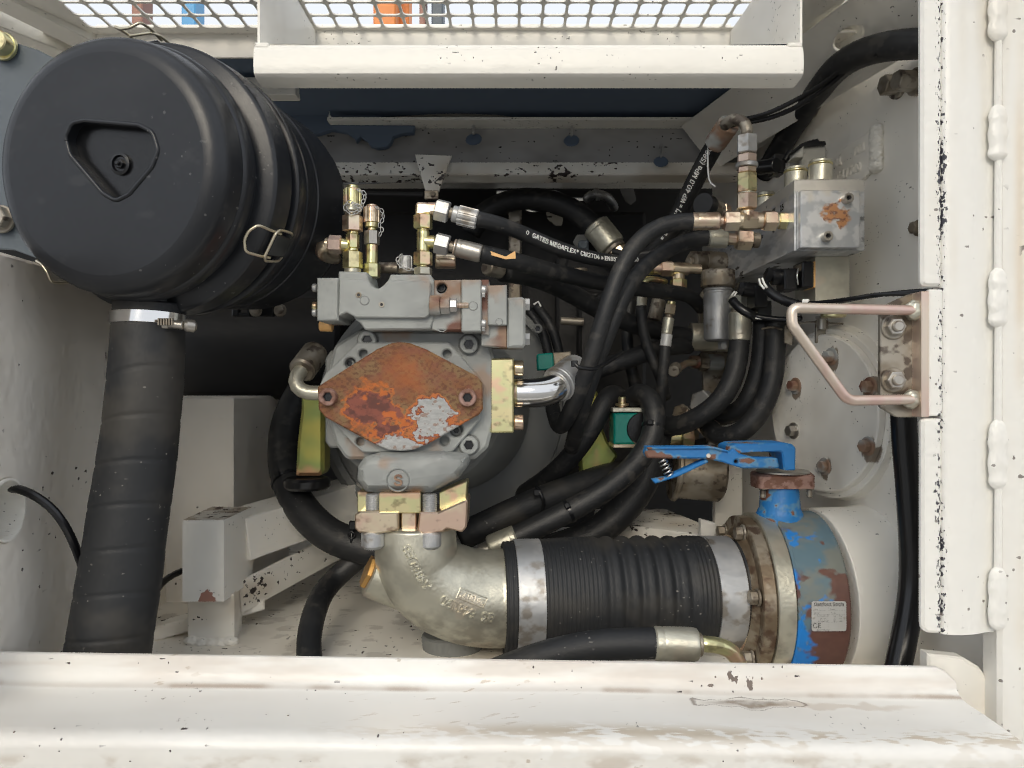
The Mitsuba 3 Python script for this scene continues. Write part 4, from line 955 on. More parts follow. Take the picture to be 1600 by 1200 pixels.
for y_, tx in ((.0002, ('1:1 Liquid: 10', '16', 'bar')), (-.0022, ('Gas: 10', '10', 'bar')), (-.0044, ('2 Liquid: 10', '10', 'bar')), (-.0124, ('Made in France', '', ''))):
    for x_, t_ in zip((-.0058, .005, .011), tx):
        if t_: lines.append(lettering(t_, .0012, pf(x_, y_), .00012))
lines += [lettering(t_, .0011, pf(x_, y_), .00012) for t_, x_, y_ in (('Type', -.0125, .0064), ('Serial', .003, .0064), ('DN 100', -.0115, .003), ('PN 16', .004, .003))]
obj('small_print', lines, 'print_black', npk, False)
obj('rivet', [cyl(pf(x, -.0016).o, pf(x, -.0016).o + PF.w * .0007, .0011, .0003, 12) for x in (-.0142, .0142)], 'steel', npk)
# white pipe stub behind the valve
wp = thing('pipe_stub', 'thick white pipe welded to the right wall behind the valve', 'pipe')
obj('pipe', lathe([(.083, .05), (.083, .0855), (.0845, .087), (.125, .0875), (.138, .0895), (.150, .097), (.158, .108), (.165, .122), (.19, .125)], vp(0) + [0, 0, -.001], unit([1, .10, 0]), 96), 'paint_white', wp, True)

# ------------------------------------------------------------------ cover disc on the right wall
DC = yawed(P(1312, 645, .845), 17); DC.o = DC.o + DC.w * .022
cd = thing('cover_disc', 'round white cover with six dirty bolts on the right wall', 'cover')
obj('stub', lathe([(-.06, .112), (-.036, .102), (-.022, .0945), (-.017, .0925), (-.0052, .0925), (-.004, .0915), (-.004, .05)], DC.o, DC.w, 72), 'paint_disc', cd, 35)
obj('disc', lathe([(-.004, .0850), (-.0034, .0862), (-.001, .0862), (.0030, .0855), (.004, .0840), (.004, 0)], DC.o, DC.w, 72), 'paint_disc', cd, 30)
for i_, (x, y) in enumerate(((1241, 603), (1238, 673), (1297, 557), (1357, 604), (1354, 697), (1286, 729))):
    u_, v_ = hit(DC, x, y, .006); b = DC(u_, v_, .0035)
    obj('bolt', bolt(b, DC.w, .0066, .009 if i_ != 5 else .007, 1.45), 'steel' if i_ == 1 else 'cast_rusty', cd, 25)
    DB.append((np.array(b), .0165 if i_ != 1 else .004, 1.0))
# raised number plate and bolts on the wall
k = thing('stamped_plate', 'painted over plate with raised numbers welded to the right wall', 'plate')
pts = [hit(WR, x, y) for x, y in ((1270, 345), (1300, 322), (1363, 272), (1363, 205), (1270, 270))]
obj('plate', prism(np.array(pts), .004, Frame(WR(0, 0, .004), WR.u, WR.v, WR.w), .001), 'paint_inner', k)
for tx, x, y in (('701', 1348, 233), ('017700', 1332, 268), ('70701', 1306, 258)):
    u_, v_ = hit(WR, x, y); obj('raised_number', lettering(tx, .0085, Frame(WR(u_, v_, .0038), WR.u, WR.v, WR.w), .0018, True), 'paint_inner', k, False)
obj('weld', [lump(WR(*hit(WR, 1372, y), .002), .006, .010, .007, y, .25) for y in range(204, 268, 8)], 'paint_white', k, True)
bk = thing('wall_bolt', 'dark hexagon bolt pair high on the right wall near the jamb', 'bolt')
for x, y, h in ((1405, 134, .018), (1436, 128, .024)):
    b = WR(*hit(WR, x, y)); obj('bolt', bolt(b, WR.w, .0098, h, 1.3), 'steel_dirty', bk, 25)
bk = thing('wall_bolt', 'dark bolt on the right wall close under the black corrugated cable hose', 'bolt')
b = WR(*hit(WR, 1272, 168)); obj('bolt', bolt(b, WR.w, .009, .02, 1.4), 'steel_dirty', bk, 25)
bk = thing('wall_bolt', 'small dark bolt on the right wall half hidden by the jamb', 'bolt')
b = WR(*hit(WR, 1436, 356)); obj('bolt', bolt(b, WR.w, .006, .008, 1.3), 'steel_dirty', bk, 25)

# ------------------------------------------------------------------ valve manifold
mf = thing('valve_manifold', 'scratched aluminium valve manifold block jutting from the right wall', 'manifold')
x0, x1, z1, z0 = P(1242, 0, .74)[0], P(1352, 0, .74)[0], P(0, 279, .74)[2], P(0, 391, .74)[2]
obj('block', prism([(x0, .742), (x1, .742), (x1 - .012, 1.06), (x0, 1.10)], z1 - z0, Frame([0, 0, z1], [1, 0, 0], [0, 1, 0], [0, 0, 1]), .0012), 'aluminium', mf)
obj('front_cover', bar(1251, 297, 1344, 387, .731, .0095, 1, .0009), 'aluminium', mf)
obj('cover_joint', bar(1252.5, 298.5, 1342.5, 386, .7408, .0011, 1, 0), 'gloss_black', mf)
for x, y in ((1321, 312), (1289, 371)):
    obj('cover_screw', socket(P(x, y, .7315), [0.0, -1, 0], .0047, .0085, 24), 'steel', mf)
obj('stamped_text', [lettering('15', .006, Frame([x0 - .0003, .775, EYE + .178], [0, -1, 0], [0, 0, 1], [-1, 0, 0]), .0003, True), lettering('16', .006, Frame([x0 - .0003, .820, EYE + .178], [0, -1, 0], [0, 0, 1], [-1, 0, 0]), .0003, True)], 'print_black', mf, False)
for x, d_, h_ in ((1243, .79, 40), (1282, .765, 34)):
    b = P(x, 284, d_); b[2] = z1
    chain(mf, b, [0, 0, 1], [('c', .003, .0125, 'steel_dirty', 'coil_seat'), ('c', .0165, .0112, 'zinc_pale', 'coil_cap'), ('c', .002, .0118, 'zinc_yellow', 'coil_rim'), ('c', .003, .0108, 'zinc_pale', 'coil_cap')])
b = P(1196, 330, .90); b[2] = z1
chain(mf, b, [0, 0, 1], [('c', .02, .0115, 'zinc_pale', 'coil_cap'), ('c', .002, .0122, 'zinc_yellow', 'coil_rim'), ('c', .004, .011, 'zinc_pale', 'coil_cap')])
obj('sensor_body', [bar(1250, 226, 1292, 264, .81, .03, [3, 3, 6, 6], .002), plate([(1240, 246), (1256, 246), (1256, 228)], .80, .02)], 'sensor_grey', mf)
mat('sensor_grey', (.27, .27, .25), .5)
obj('sensor_cap', plate([(1246, 230), (1292, 226), (1290, 220), (1281, 220), (1278, 216), (1270, 218), (1262, 220), (1252, 224)], .805, .03, 1, .001), 'gloss_black', mf)
obj('plug_connector', [cyl(P(1186, 262, .86), P(1214, 258, .84), .008), bar(1210, 240, 1228, 270, .85, .02, 2), cyl(P(1226, 252, .85), P(1236, 236, .85), .004)], 'gloss_black', mf)
# solenoid below
obj('solenoid_cube', prism([(hx(1274, .775), .775), (hx(1327, .775), .775), (hx(1327, .775), .83), (hx(1274, .775), .83)], .0515, Frame([0, 0, z0 + .0005], [1, 0, 0], [0, 1, 0], [0, 0, 1]), .001), 'zinc_pale', mf)
obj('solenoid_stem', cyl(P(1302, 468, .80), P(1302, 496, .80), .0125, .001), 'zinc_yellow', mf)
for x in (1279, 1320): obj('solenoid_screw', cyl(P(x, 449, .785), P(x, 455, .785), .0045, .001, 14), 'galvanised', mf)
obj('solenoid_gasket', bar(1271, 408, 1276, 449, .775, .026, 2), 'tag_orange', mf)
cn = thing('cable_plug', 'black square cable plug on the right side solenoid', 'plug')
obj('housing', [bar(1254, 408, 1272, 449, .772, .026, 3, .0015), bar(1226, 419, 1247, 453, .774, .024, 2, .0015)], 'gloss_black', cn)
obj('clip_wire', loop([P(1247, 420, .770), P(1245, 432, .768), P(1247, 445, .770)], .0008), 'chrome', cn, True)
obj('gland', [cyl(P(1226, 433, .79), P(1205, 432, .79), .0085, .001), hexa(P(1206, 431, .79), P(1196, 428, .79), .0078)], 'gloss_black', cn)
cn = thing('cable_plug', 'black cable plug further back beside the aluminium filter bowl', 'plug')
obj('housing', [bar(1180, 446, 1200, 480, .86, .03, 3, .0015), cyl(P(1160, 452, .87), P(1182, 454, .87), .0085), hexa(P(1152, 450, .87), P(1161, 452, .87), .008)], 'gloss_black', cn)
obj('lower_body', bar(1184, 470, 1206, 500, .87, .03, 2), 'gloss_black', cn)
# fittings: the T stack on the first row
RD = .765
ft = thing('tee_fitting_stack', 'tall stack of hexagon fittings rising from the first hose tee', 'fitting')
w_ = lambda n_, d=RD: n_ / F * d
b0 = P(1167, 327, RD)
chain(ft, b0, [0, 0, 1], [('h', w_(24), w_(16.5), 'zinc_copper', 'hex_nut'), ('c', w_(2), w_(14), 'zinc_pale', 'collar'), ('h', w_(30), w_(16), 'zinc_yellow', 'hex_nut'), ('h', w_(9), w_(15), 'zinc_copper', 'hex_nut'), ('c', w_(7), w_(17), 'galvanised', 'collar'), ('h', w_(13), w_(15.5), 'zinc_pink', 'hex_nut'), ('c', w_(2), w_(12), 'steel_dirty', 'collar'), ('h', w_(28), w_(16.5), 'galvanised', 'hex_nut')])
obj('bent_pipe', tube([P(1167, 212, RD), P(1167, 200, RD), P(1160, 190, RD + .005), P(1146, 187, RD + .015), P(1132, 196, RD + .03)], w_(9), 18), 'steel_dirty', ft, True)
obj('tee_body', [cyl(P(1150, 345, RD), P(1193, 345, RD), w_(13), .002), cyl(P(1168, 345, RD), P(1167, 327, RD), w_(11), .002), hexa(P(1158, 345, RD), P(1182, 345, RD), w_(15))], 'zinc_copper', ft, 25)
chain(ft, P(1192, 345, RD), [1, 0, 0], [('h', w_(20), w_(16.5), 'zinc_copper', 'hex_nut'), ('c', w_(3), w_(12), 'zinc_pale', 'collar'), ('h', w_(14), w_(14), 'zinc_yellow', 'hex_nut')])
# hoses ------------------------------------------------------------------------------------------------
def hose(label, pts, rpx, dref, m='rubber', name='hydraulic_hose', cat='hose', n=20):
    k = thing(name, label, cat)
    W = [P(*p) for p in pts]
    obj('tube', tube(W, rpx / F * dref, n), m, k, True)
    return k, W
def end(k, p0, p1, segs): return chain(k, p0, np.asarray(p1) - p0, segs)
w2 = lambda n_: n_ / F * RD
k, W = hose('long black hose arching down from the topmost copper hose end', [(1090, 346, RD), (1060, 347, RD), (1020, 360, .762), (985, 394, .755), (962, 440, .75), (945, 490, .75), (928, 545, .755), (909, 600, .765), (890, 645, .79), (876, 666, .83), (864, 640, .90), (858, 600, .94)], 13.3, RD)
end(k, P(1080, 346, RD), P(1140, 345, RD), [('f', w2(44), w2(14), 'zinc_copper', 'ferrule'), ('c', w2(6), w2(8), 'zinc_copper', 'stem'), ('h', w2(24), w2(16.5), 'zinc_copper', 'hex_nut')])
k, W = hose('second black hose bowing down beside the long one from the next hose end', [(1118, 372, .82), (1088, 374, .82), (1050, 387, .81), (1012, 412, .795), (982, 450, .78), (958, 500, .77), (935, 560, .775), (915, 620, .79), (902, 665, .82), (893, 700, .87)], 12.5, .80)
w3 = lambda n_: n_ / F * .82
end(k, P(1106, 372, .82), P(1150, 374, .82), [('f', w3(30), w3(14.5), 'zinc_pale', 'ferrule'), ('c', w3(14), w3(9), 'zinc_copper', 'stem'), ('h', w3(24), w3(17), 'zinc_copper', 'hex_nut'), ('c', w3(12), w3(12), 'steel_dirty', 'stem')])
zt_ = thing('cable_tie', 'black cable tie strapped round the two long hoses', 'cable tie')
obj('strap', [loop([P(896, 566, .735), P(905, 575, .733), P(930, 577, .74), P(950, 566, .76), P(972, 550, .79)], .002), bar(893, 563, 903, 573, .733, .006, 1)], 'gloss_black', zt_, True)
ft = thing('elbow_tee_fitting', 'brassy elbow and tee fitting tower right of the pump valve', 'fitting')
FD = .72
wf = lambda n_: n_ / F * FD
chain(ft, P(661, 430, FD), [0, 0, 1], [('h', wf(12), wf(14.5), 'zinc_pale', 'hex_nut'), ('c', wf(3), wf(9), 'zinc_yellow', 'stem'), ('h', wf(21), wf(15), 'zinc_yellow', 'hex_nut'), ('c', wf(33), wf(10), 'zinc_yellow', 'tee_body'), ('c', wf(3), wf(9), 'zinc_yellow', 'stem'), ('h', wf(22), wf(15), 'zinc_yellow', 'hex_nut'), ('c', wf(3), wf(10), 'zinc_yellow', 'stem')])
obj('elbow_body', [plate([(649, 334), (672, 334), (673, 333), (686, 333), (686, 317), (652, 315), (649, 319)], FD - .006, .012, [1, 4, 4, 1, 1, 5, 5], .002), cyl(P(668, 326, FD), P(684, 326, FD), wf(10), .001)], 'zinc_copper', ft)
obj('tee_branch', cyl(P(662, 378, FD), P(680, 378, FD), wf(10), .001), 'zinc_yellow', ft)
k, W = hose('printed black hose running right from the top elbow, white lettering along it', [(740, 341, FD), (775, 349, FD + .01), (820, 366, FD + .03), (870, 387, FD + .05), (915, 401, .79), (955, 408, .81), (1000, 408, .84), (1040, 398, .89)], 11.5, .76)
end(k, P(680, 327, FD), P(745, 343, FD), [('h', wf(22), wf(17.5), 'galvanised', 'hex_nut'), ('c', wf(6), wf(8.5), 'steel_dirty', 'stem'), ('c', wf(9), wf(13), 'galvanised', 'collar'), ('r', wf(31), wf(15.5), 'galvanised', 'crimp_sleeve')])
obj('print', hose_print('GATES MEGAFLEX* CM2T04 » EN857 2SC / ISO', W, 11.5 / F * .76, .0044, .062, (0, -1, .10)), 'print_white', k, False)
obj('logo', hose_print('O', W, 11.5 / F * .76, .0036, .054, (0, -1, .10)), 'print_white', k, False)
k, W = hose('black hose leaving the lower tee branch below the printed hose', [(745, 395, FD + .005), (790, 405, FD + .02), (840, 418, .77), (900, 433, .81), (970, 447, .86), (1030, 455, .90), (1075, 462, .95), (1095, 480, .99)], 13, .80)
end(k, P(680, 379, FD), P(750, 396, FD), [('h', wf(22), wf(17), 'galvanised', 'hex_nut'), ('c', wf(8), wf(8), 'steel_dirty', 'stem'), ('c', wf(3), wf(13), 'zinc_pink', 'collar'), ('f', wf(41), wf(14.5), 'steel', 'ferrule')])
solo('orange_tag', plate([(742, 389), (752, 387), (790, 401), (805, 392), (806, 404), (790, 405), (758, 396)], .722, .0008, 1, 0), 'tag_orange', 'small orange paper tag stuck on the hose by the lower tee', 'tag')
k, W = hose('lower black hose ending at a grey sleeve, crossing behind the long hoses', [(785, 424, .80), (830, 432, .83), (880, 452, .87), (930, 480, .90), (985, 505, .94), (1040, 520, .98), (1082, 527, 1.0)], 15, .90)
end(k, P(760, 417, .78), P(790, 425, .80), [('f', .021, .0085, 'steel_dirty', 'ferrule')])
end(k, P(1078, 526, 1.0), P(1140, 528, 1.0), [('c', .05, .018, 'zinc_pale', 'sleeve')])
chain(ft, P(680, 408, FD + .03), [1, .05, 0], [('f', .02, .0075, 'zinc_copper', 'rear_sleeve')])
k, W = hose('thick dark hose curving behind the printed hose to a brassy ferrule', [(735, 365, 1.16), (752, 338, 1.155), (780, 320, 1.15), (815, 311, 1.14), (858, 314, 1.13), (898, 330, 1.12), (935, 362, 1.11), (950, 378, 1.10)], 17, 1.13)
end(k, P(930, 352, 1.10), P(962, 392, 1.09), [('f', .042, .0205, 'zinc_pale', 'ferrule'), ('c', .006, .0165, 'steel_dirty', 'stem'), ('h', .012, .016, 'zinc_copper', 'hex_nut')])
k, W = hose('black hose with white pressure print climbing towards the roof corner', [(1130, 205, .88), (1112, 235, .90), (1085, 285, .93), (1055, 345, .97), (1020, 395, 1.0), (985, 430, 1.04), (940, 470, 1.1)], 14, .93)
end(k, P(1140, 192, .855), P(1112, 232, .89), [('f', .035, .0125, 'cast_rusty', 'ferrule')])
obj('print', hose_print('= DN6 (1/4") = WP 40.0 MPa (5800 P', W[::-1], 14 / F * .93, .0058, .150, (-.35, -1, 0)), 'print_white', k, False)
# fittings on the pump valve, left
tw = thing('test_port', 'taller zinc test coupling with chained cap on the left pump valve', 'coupling')
TD = .72
b = chain(tw, P(551, 427, TD), [0, 0, 1], [('c', wf(7), wf(13), 'zinc_pale', 'seat'), ('h', wf(27), wf(15.5), 'zinc_yellow', 'hex_nut'), ('c', wf(5), wf(9), 'zinc_yellow', 'stem'), ('h', wf(22), wf(10.5), 'zinc_yellow', 'tee_body'), ('c', wf(4), wf(9), 'zinc_yellow', 'stem'), ('h', wf(25), wf(16), 'zinc_copper', 'hex_nut'), ('c', wf(6), wf(12), 'steel_dirty', 'stem')])
chain(tw, b, [0, 0, 1], [('c', wf(10), wf(14.5), 'zinc_pale', 'cap_base'), ('r', wf(26), wf(14), 'zinc_yellow', 'knurled_cap'), ('c', wf(5), wf(9), 'zinc_yellow', 'cap_tip')])
chain(tw, P(546, 383, TD), [-1, 0, .04], [('c', wf(12), wf(10), 'zinc_yellow', 'branch'), ('h', wf(20), wf(14.5), 'zinc_pink', 'branch_nut'), ('c', wf(6), wf(10), 'zinc_copper', 'branch_end')])
obj('branch_elbow', tube([P(512, 384, TD), P(502, 387, TD + .002), P(503, 396, TD + .01), P(525, 404, TD + .04)], wf(9.5), 16), 'zinc_copper', tw, True)
def links(pts, r=.0023, wr=.00045):
    q_, u_ = spline(pts, .0042); ms = []
    for i_, p_ in enumerate(q_):
        t_ = unit(q_[min(i_ + 1, len(q_) - 1)] - q_[max(i_ - 1, 0)]); s_ = unit(np.cross(t_, [0, -1, 0])); n2 = np.array([0, -1.0, 0])
        e_ = s_ if i_ % 2 else unit(n2 * .8 + s_ * .6)
        a_ = np.linspace(0, 2 * np.pi, 13)
        ms.append(sweep(p_ + r * 1.25 * np.cos(a_)[:, None] * t_ + r * .7 * np.sin(a_)[:, None] * e_, wr, 6))
    return ms
ch1 = links([P(562, 298, TD - .008), P(570, 304, TD - .006), P(567, 316, TD - .008), P(563, 326, TD - .010), P(550, 333, TD - .012), P(539, 322, TD - .010), P(546, 316, TD - .0125), P(560, 322, TD - .012)])
k_ = obj('chain', ch1, 'galvanised', tw, True); labels[k_] = {'kind': 'stuff', 'label': 'fine wire chain round the cap'}
tw = thing('test_port', 'shorter coppery test coupling with chained cap beside the taller one', 'coupling')
b = chain(tw, P(581, 434, TD + .008), [0, 0, 1], [('h', wf(22), wf(13.5), 'zinc_yellow', 'hex_nut'), ('c', wf(30), wf(9.5), 'zinc_yellow', 'stem'), ('h', wf(22), wf(12.5), 'steel', 'hex_nut'), ('c', wf(5), wf(7), 'zinc_yellow', 'stem')])
chain(tw, b, [0, 0, 1], [('c', wf(8), wf(11), 'zinc_yellow', 'cap_base'), ('r', wf(25), wf(13), 'zinc_copper', 'knurled_cap'), ('c', wf(3), wf(9), 'zinc_copper', 'cap_tip')])
ch2 = links([P(590, 325, TD), P(597, 330, TD), P(597, 345, TD), P(593, 352, TD), P(597, 360, TD), P(594, 366, TD)], .002)
k_ = obj('chain', ch2, 'galvanised', tw, True); labels[k_] = {'kind': 'stuff', 'label': 'fine wire chain hanging from the coppery cap'}
tw = thing('test_port', 'low grey knurled test cap behind the tee tower', 'coupling')
chain(tw, P(634, 428, TD + .02), [0, 0, 1], [('c', wf(8), wf(12), 'steel_dirty', 'cap_base'), ('r', wf(21), wf(11), 'galvanised', 'knurled_cap')])
k_ = obj('chain', links([P(626, 400, TD + .01), P(621, 406, TD + .01), P(623, 412, TD + .008), P(634, 420, TD + .006), P(645, 421, TD + .004)], .002), 'galvanised', tw, True); labels[k_] = {'kind': 'stuff', 'label': 'fine wire chain on the grey cap'}
solo('cross_pipe', cyl(P(592, 418, TD + .04), P(622, 419, TD + .04), .0055), 'steel_dirty', 'short dull pipe stub between the chained test caps', 'pipe')

# ------------------------------------------------------------------ second row and lower fittings by the manifold
ft = thing('side_fitting', 'dull cylinder fitting screwed into the shaded manifold side', 'fitting')
chain(ft, P(1075, 408, .96), P(1150, 412, .99) - P(1075, 408, .96), [('c', .006, .006, 'steel_dirty', 'tip'), ('t', .016, .013, 'steel_dirty', 'thread'), ('c', .032, .014, 'steel_dirty', 'sleeve')])
ft = thing('brass_fitting_row', 'small row of brassy fittings with a tee under the cylinder fitting', 'fitting')
chain(ft, P(1002, 419, .95), [1, .05, -.01], [('f', .014, .009, 'zinc_yellow', 'ferrule'), ('c', .010, .008, 'zinc_copper', 'stem'), ('h', .015, .010, 'zinc_copper', 'hex_nut'), ('c', .020, .008, 'zinc_copper', 'tee_body'), ('c', .016, .006, 'zinc_copper', 'stem')])
chain(ft, P(1060, 424, .955), [0, 0, -1], [('c', .010, .008, 'zinc_copper', 'tee_leg'), ('h', .015, .0105, 'zinc_yellow', 'lower_nut')])
ft = thing('rear_elbow_fitting', 'dark corroded elbow fitting behind the first hose end', 'fitting')
chain(ft, P(1098, 318, .86), P(1150, 345, .92) - P(1098, 318, .86), [('c', .014, .0125, 'gloss_black', 'cap'), ('f', .022, .0115, 'steel_dirty', 'ferrule'), ('h', .014, .0125, 'zinc_copper', 'hex_nut')])
fb = thing('filter_bowl', 'silver aluminium filter bowl hanging under the manifold', 'filter')
bt = P(1122, 450, .95)
obj('bowl', lathe([(0, .0), (0, .0165), (.003, .018), (.004, .0165), (.006, .0165), (.007, .0178), (.060, .0174), (.064, .0165), (.066, .013), (.066, 0)], bt, [0, 0, -1], 40), 'galvanised', fb, 30)
obj('drain', hexa(bt + [.006, 0, -.066], bt + [.006, 0, -.076], .006), 'galvanised', fb, 25)
obj('head', [cyl(bt + [0, 0, .0], bt + [0, 0, .022], .021, .002)], 'steel_dirty', fb)
solo('support_plate', plate([(1090, 470), (1110, 430), (1180, 400), (1232, 395), (1232, 470), (1180, 520), (1140, 540), (1130, 600), (1120, 660), (1100, 668), (1098, 560)], 1.07, .008, 4), 'steel_dirty', 'dull steel support plate behind the filter bowl', 'plate')
# big hoses on the right
def bighose(label, pts, rpx, dref, ferr=None, m='rubber'):
    k, W = hose(label, pts, rpx, dref, m)
    return k, W
k, W = bighose('thick black hose under the filter with a pale ferrule, sweeping left', [(1156, 520, .90), (1153, 555, .90), (1143, 595, .90), (1120, 630, .905), (1085, 655, .92), (1045, 666, .95), (1010, 655, .98), (995, 640, 1.02)], 16, .90)
end(k, P(1156, 533, .90), P(1156, 480, .90), [('f', .034, .0128, 'zinc_pale', 'ferrule'), ('c', .004, .010, 'steel_dirty', 'stem'), ('h', .016, .0135, 'zinc_pale', 'hex_nut')])
k, W = bighose('middle thick black hose of the three under the solenoid', [(1192, 500, .90), (1190, 550, .905), (1181, 595, .91), (1163, 632, .92), (1140, 648, .94), (1105, 652, .97)], 15, .91)
k, W = bighose('outermost thick black hose with raised lettering near the wall', [(1212, 500, .885), (1210, 560, .885), (1202, 610, .885), (1182, 650, .89), (1155, 676, .90), (1128, 682, .92), (1108, 668, .95)], 16, .89)
obj('raised_print', hose_print('HYDRAULIC HOSE 2SN', W, 16 / F * .89, .006, .085, (-.3, -1, .3)), 'rubber', k, False)
end(k, P(1112, 672, .945), P(1096, 655, .985), [('f', .03, .0125, 'steel_dirty', 'ferrule')])
ck = thing('hose_clip', 'pale steel hanger clip over the outer thick hose', 'clip')
obj('strap', [tube([P(1190, 514, .87), P(1206, 511, .868), P(1222, 515, .868)], .0012, 8), plate([(1226, 536), (1238, 540), (1240, 508), (1227, 508)], .86, .003, 1)], 'steel_dirty', ck)
ck = thing('hose_clip', 'pale steel hanger clip right of the rod handle bend', 'clip')
obj('strap', [plate([(1275, 536), (1291, 536), (1295, 520), (1295, 500), (1276, 500)], .84, .004, [3, 3, 1, 1, 1]), tube([P(1246, 506, .84), P(1268, 503, .842), P(1300, 505, .845), P(1335, 506, .85)], .0009, 8)], 'steel_dirty', ck)
obj('screw', [cyl(P(1284, 494, .835), P(1284, 516, .835), .0045, .001, 14), hexa(P(1284, 494, .835), P(1284, 499, .835), .007)], 'steel', ck, 25)
# small hoses
k, W = hose('thin black hose dropping from a bent brassy pipe end', [(1002, 478, .93), (1004, 510, .93), (1015, 550, .935), (1032, 590, .94), (1040, 620, .96)], 8.5, .93)
end(k, P(1002, 480, .93), P(1004, 450, .93), [('f', .020, .0063, 'zinc_pale', 'ferrule')])
obj('bent_pipe', tube([P(1004, 456, .93), P(1005, 446, .93), P(1010, 438, .932), P(1020, 436, .94), P(1040, 440, .96)], .0036, 14), 'zinc_yellow', k, True)
k, W = hose('thin black hose with a white band below a copper nut', [(1040, 528, .92), (1038, 560, .92), (1034, 600, .925), (1030, 650, .94)], 8.5, .92)
end(k, P(1041, 522, .92), P(1050, 466, .92), [('f', .020, .0066, 'zinc_pale', 'ferrule'), ('c', .004, .0045, 'steel_dirty', 'stem'), ('h', .012, .0068, 'zinc_copper', 'hex_nut'), ('c', .004, .005, 'zinc_yellow', 'stem')])
obj('white_band', cyl(P(1042, 522, .919), P(1039.5, 541, .919), .0068, .0005), 'label_silver', k)
solo('rear_ferrule', cyl(P(1030, 468, .97), P(1022, 500, .97), .009, .001), 'steel_dirty', 'dark steel ferrule behind the bent brassy pipe end', 'ferrule')
ft = thing('bulkhead_elbow', 'small dark elbow fitting low between the thick hoses', 'fitting')
chain(ft, P(1128, 566, 1.04), [-1, -.1, 0], [('c', .02, .011, 'cast_rusty', 'stem'), ('h', .012, .0125, 'steel_dirty', 'hex_nut'), ('c', .012, .009, 'cast_rusty', 'stem')])
obj('bent_pipe', tube([P(1086, 566, 1.02), P(1072, 568, 1.01), P(1062, 575, 1.0), P(1054, 584, .985)], .0045, 14), 'zinc_copper', ft, True)
chain(ft, P(1056, 574, .99), [-.4, -1, -.3], [('f', .02, .0075, 'steel_dirty', 'ferrule')])
# teal blocks and yellow green bracket
tk = thing('teal_clamp_block', 'teal green block with a black round centre between two hoses', 'block')
obj('block', bar(959, 645, 1010, 694, .90, .04, 3, .002), 'teal', tk)
obj('round_core', [lathe([(0, .0185), (.001, .0195), (.0025, .0185), (.0025, 0)], P(1005, 670, .90), [0, -1, 0], 36)], 'gloss_black', tk)
obj('top_plate', bar(957, 637, 1008, 644, .898, .044, 1), 'zinc_pale', tk)
obj('screw', [cyl(P(972, 637, .91), P(972, 620, .91), .0045), cyl(P(972, 634, .91), P(972, 630, .91), .008)], 'zinc_yellow', tk)
obj('rust_foot', bar(958, 694, 996, 700, .899, .04, 1), 'zinc_copper', tk)
tk = thing('teal_clamp_block', 'teal and grey coupling piece beside the chromed pipe end', 'block')
obj('teal_end', plate([(840, 579), (866, 577), (864, 551), (839, 553)], .86, .03, 3, .0015), 'teal', tk)
obj('steel_end', plate([(866, 577), (893, 568), (892, 549), (864, 551)], .861, .028, 2, .0012), 'steel_dirty', tk)
solo('green_bracket', plate([(908, 742), (944, 742), (966, 712), (950, 690), (938, 660), (934, 612), (926, 612), (912, 660), (905, 700)], .97, .03, [3, 3, 6, 10, 10, 3, 3, 8, 8], .003), 'bracket_zinc', 'greenish yellow zinc bracket with curved edge beside the teal block', 'bracket')
# hoses round the teal block
k, W = hose('black hose looping over the right of the teal block down to a chromed ferrule', [(985, 628, .93), (995, 617, .92), (1012, 622, .90), (1022, 648, .885), (1015, 690, .875), (985, 733, .865), (935, 772, .855), (870, 808, .85), (800, 842, .85)], 17.5, .87)
end(k, P(808, 838, .849), P(755, 860, .85), [('f', .033, .0135, 'zinc_pale', 'ferrule'), ('c', .012, .008, 'steel', 'stem')])
k, W = hose('black hose dropping left of the teal block into the green bracket', [(972, 628, .95), (962, 618, .945), (950, 622, .93), (936, 646, .92), (910, 690, .92), (870, 735, .94), (830, 765, .98), (790, 790, 1.03)], 16, .93)
k, W = hose('braided dark hose lying behind the suction hose', [(720, 838, .90), (760, 820, .90), (820, 792, .91), (890, 765, .93), (950, 745, .96), (1010, 735, 1.0), (1060, 730, 1.06)], 22, .92, 'rubber_dusty')
tk2 = thing('cable_tie', 'cable tie with grey tail around the braided hose', 'cable tie')
obj('strap', [tube([P(838, 760, .892), P(845, 772, .887), P(850, 788, .889), P(846, 802, .896)], .0022, 8), bar(834, 765, 846, 775, .886, .006, 1)], 'gloss_black', tk2, True)
k, W = hose('fat black hose running down behind the blue lever', [(1030, 660, .98), (1020, 705, .96), (1003, 755, .95), (965, 805, .94), (915, 840, .935), (850, 862, .93), (780, 880, .93)], 24, .95)
# left hoses
k, W = hose('fat black hose curling down past the yellow green bracket', [(472, 610, .99), (452, 650, .97), (443, 700, .94), (450, 750, .91), (476, 800, .88), (520, 838, .86), (575, 856, .85), (640, 862, .86), (700, 850, .89)], 25, .91)
k, W = hose('black hose bending down to the floor behind the sill lip', [(600, 842, .88), (560, 872, .86), (520, 908, .845), (494, 950, .79), (483, 1000, .75), (486, 1050, .715)], 17.5, .82)
tk3 = thing('cable_tie', 'thin black cable tie hanging at the fat hose left of the pump elbow', 'cable tie')
obj('strap', [tube([P(552, 818, .845), P(549, 840, .835), P(551, 862, .838), P(558, 876, .84)], .0016, 8), bar(545, 815, 556, 828, .838, .006, 1), sweep(P(549, 836, .834) + .0035 * np.stack([np.cos(np.linspace(0, 6.28, 20)), 0 * np.linspace(0, 1, 20), np.sin(np.linspace(0, 6.28, 20))], 1), .0009, 8)], 'gloss_black', tk3, True)
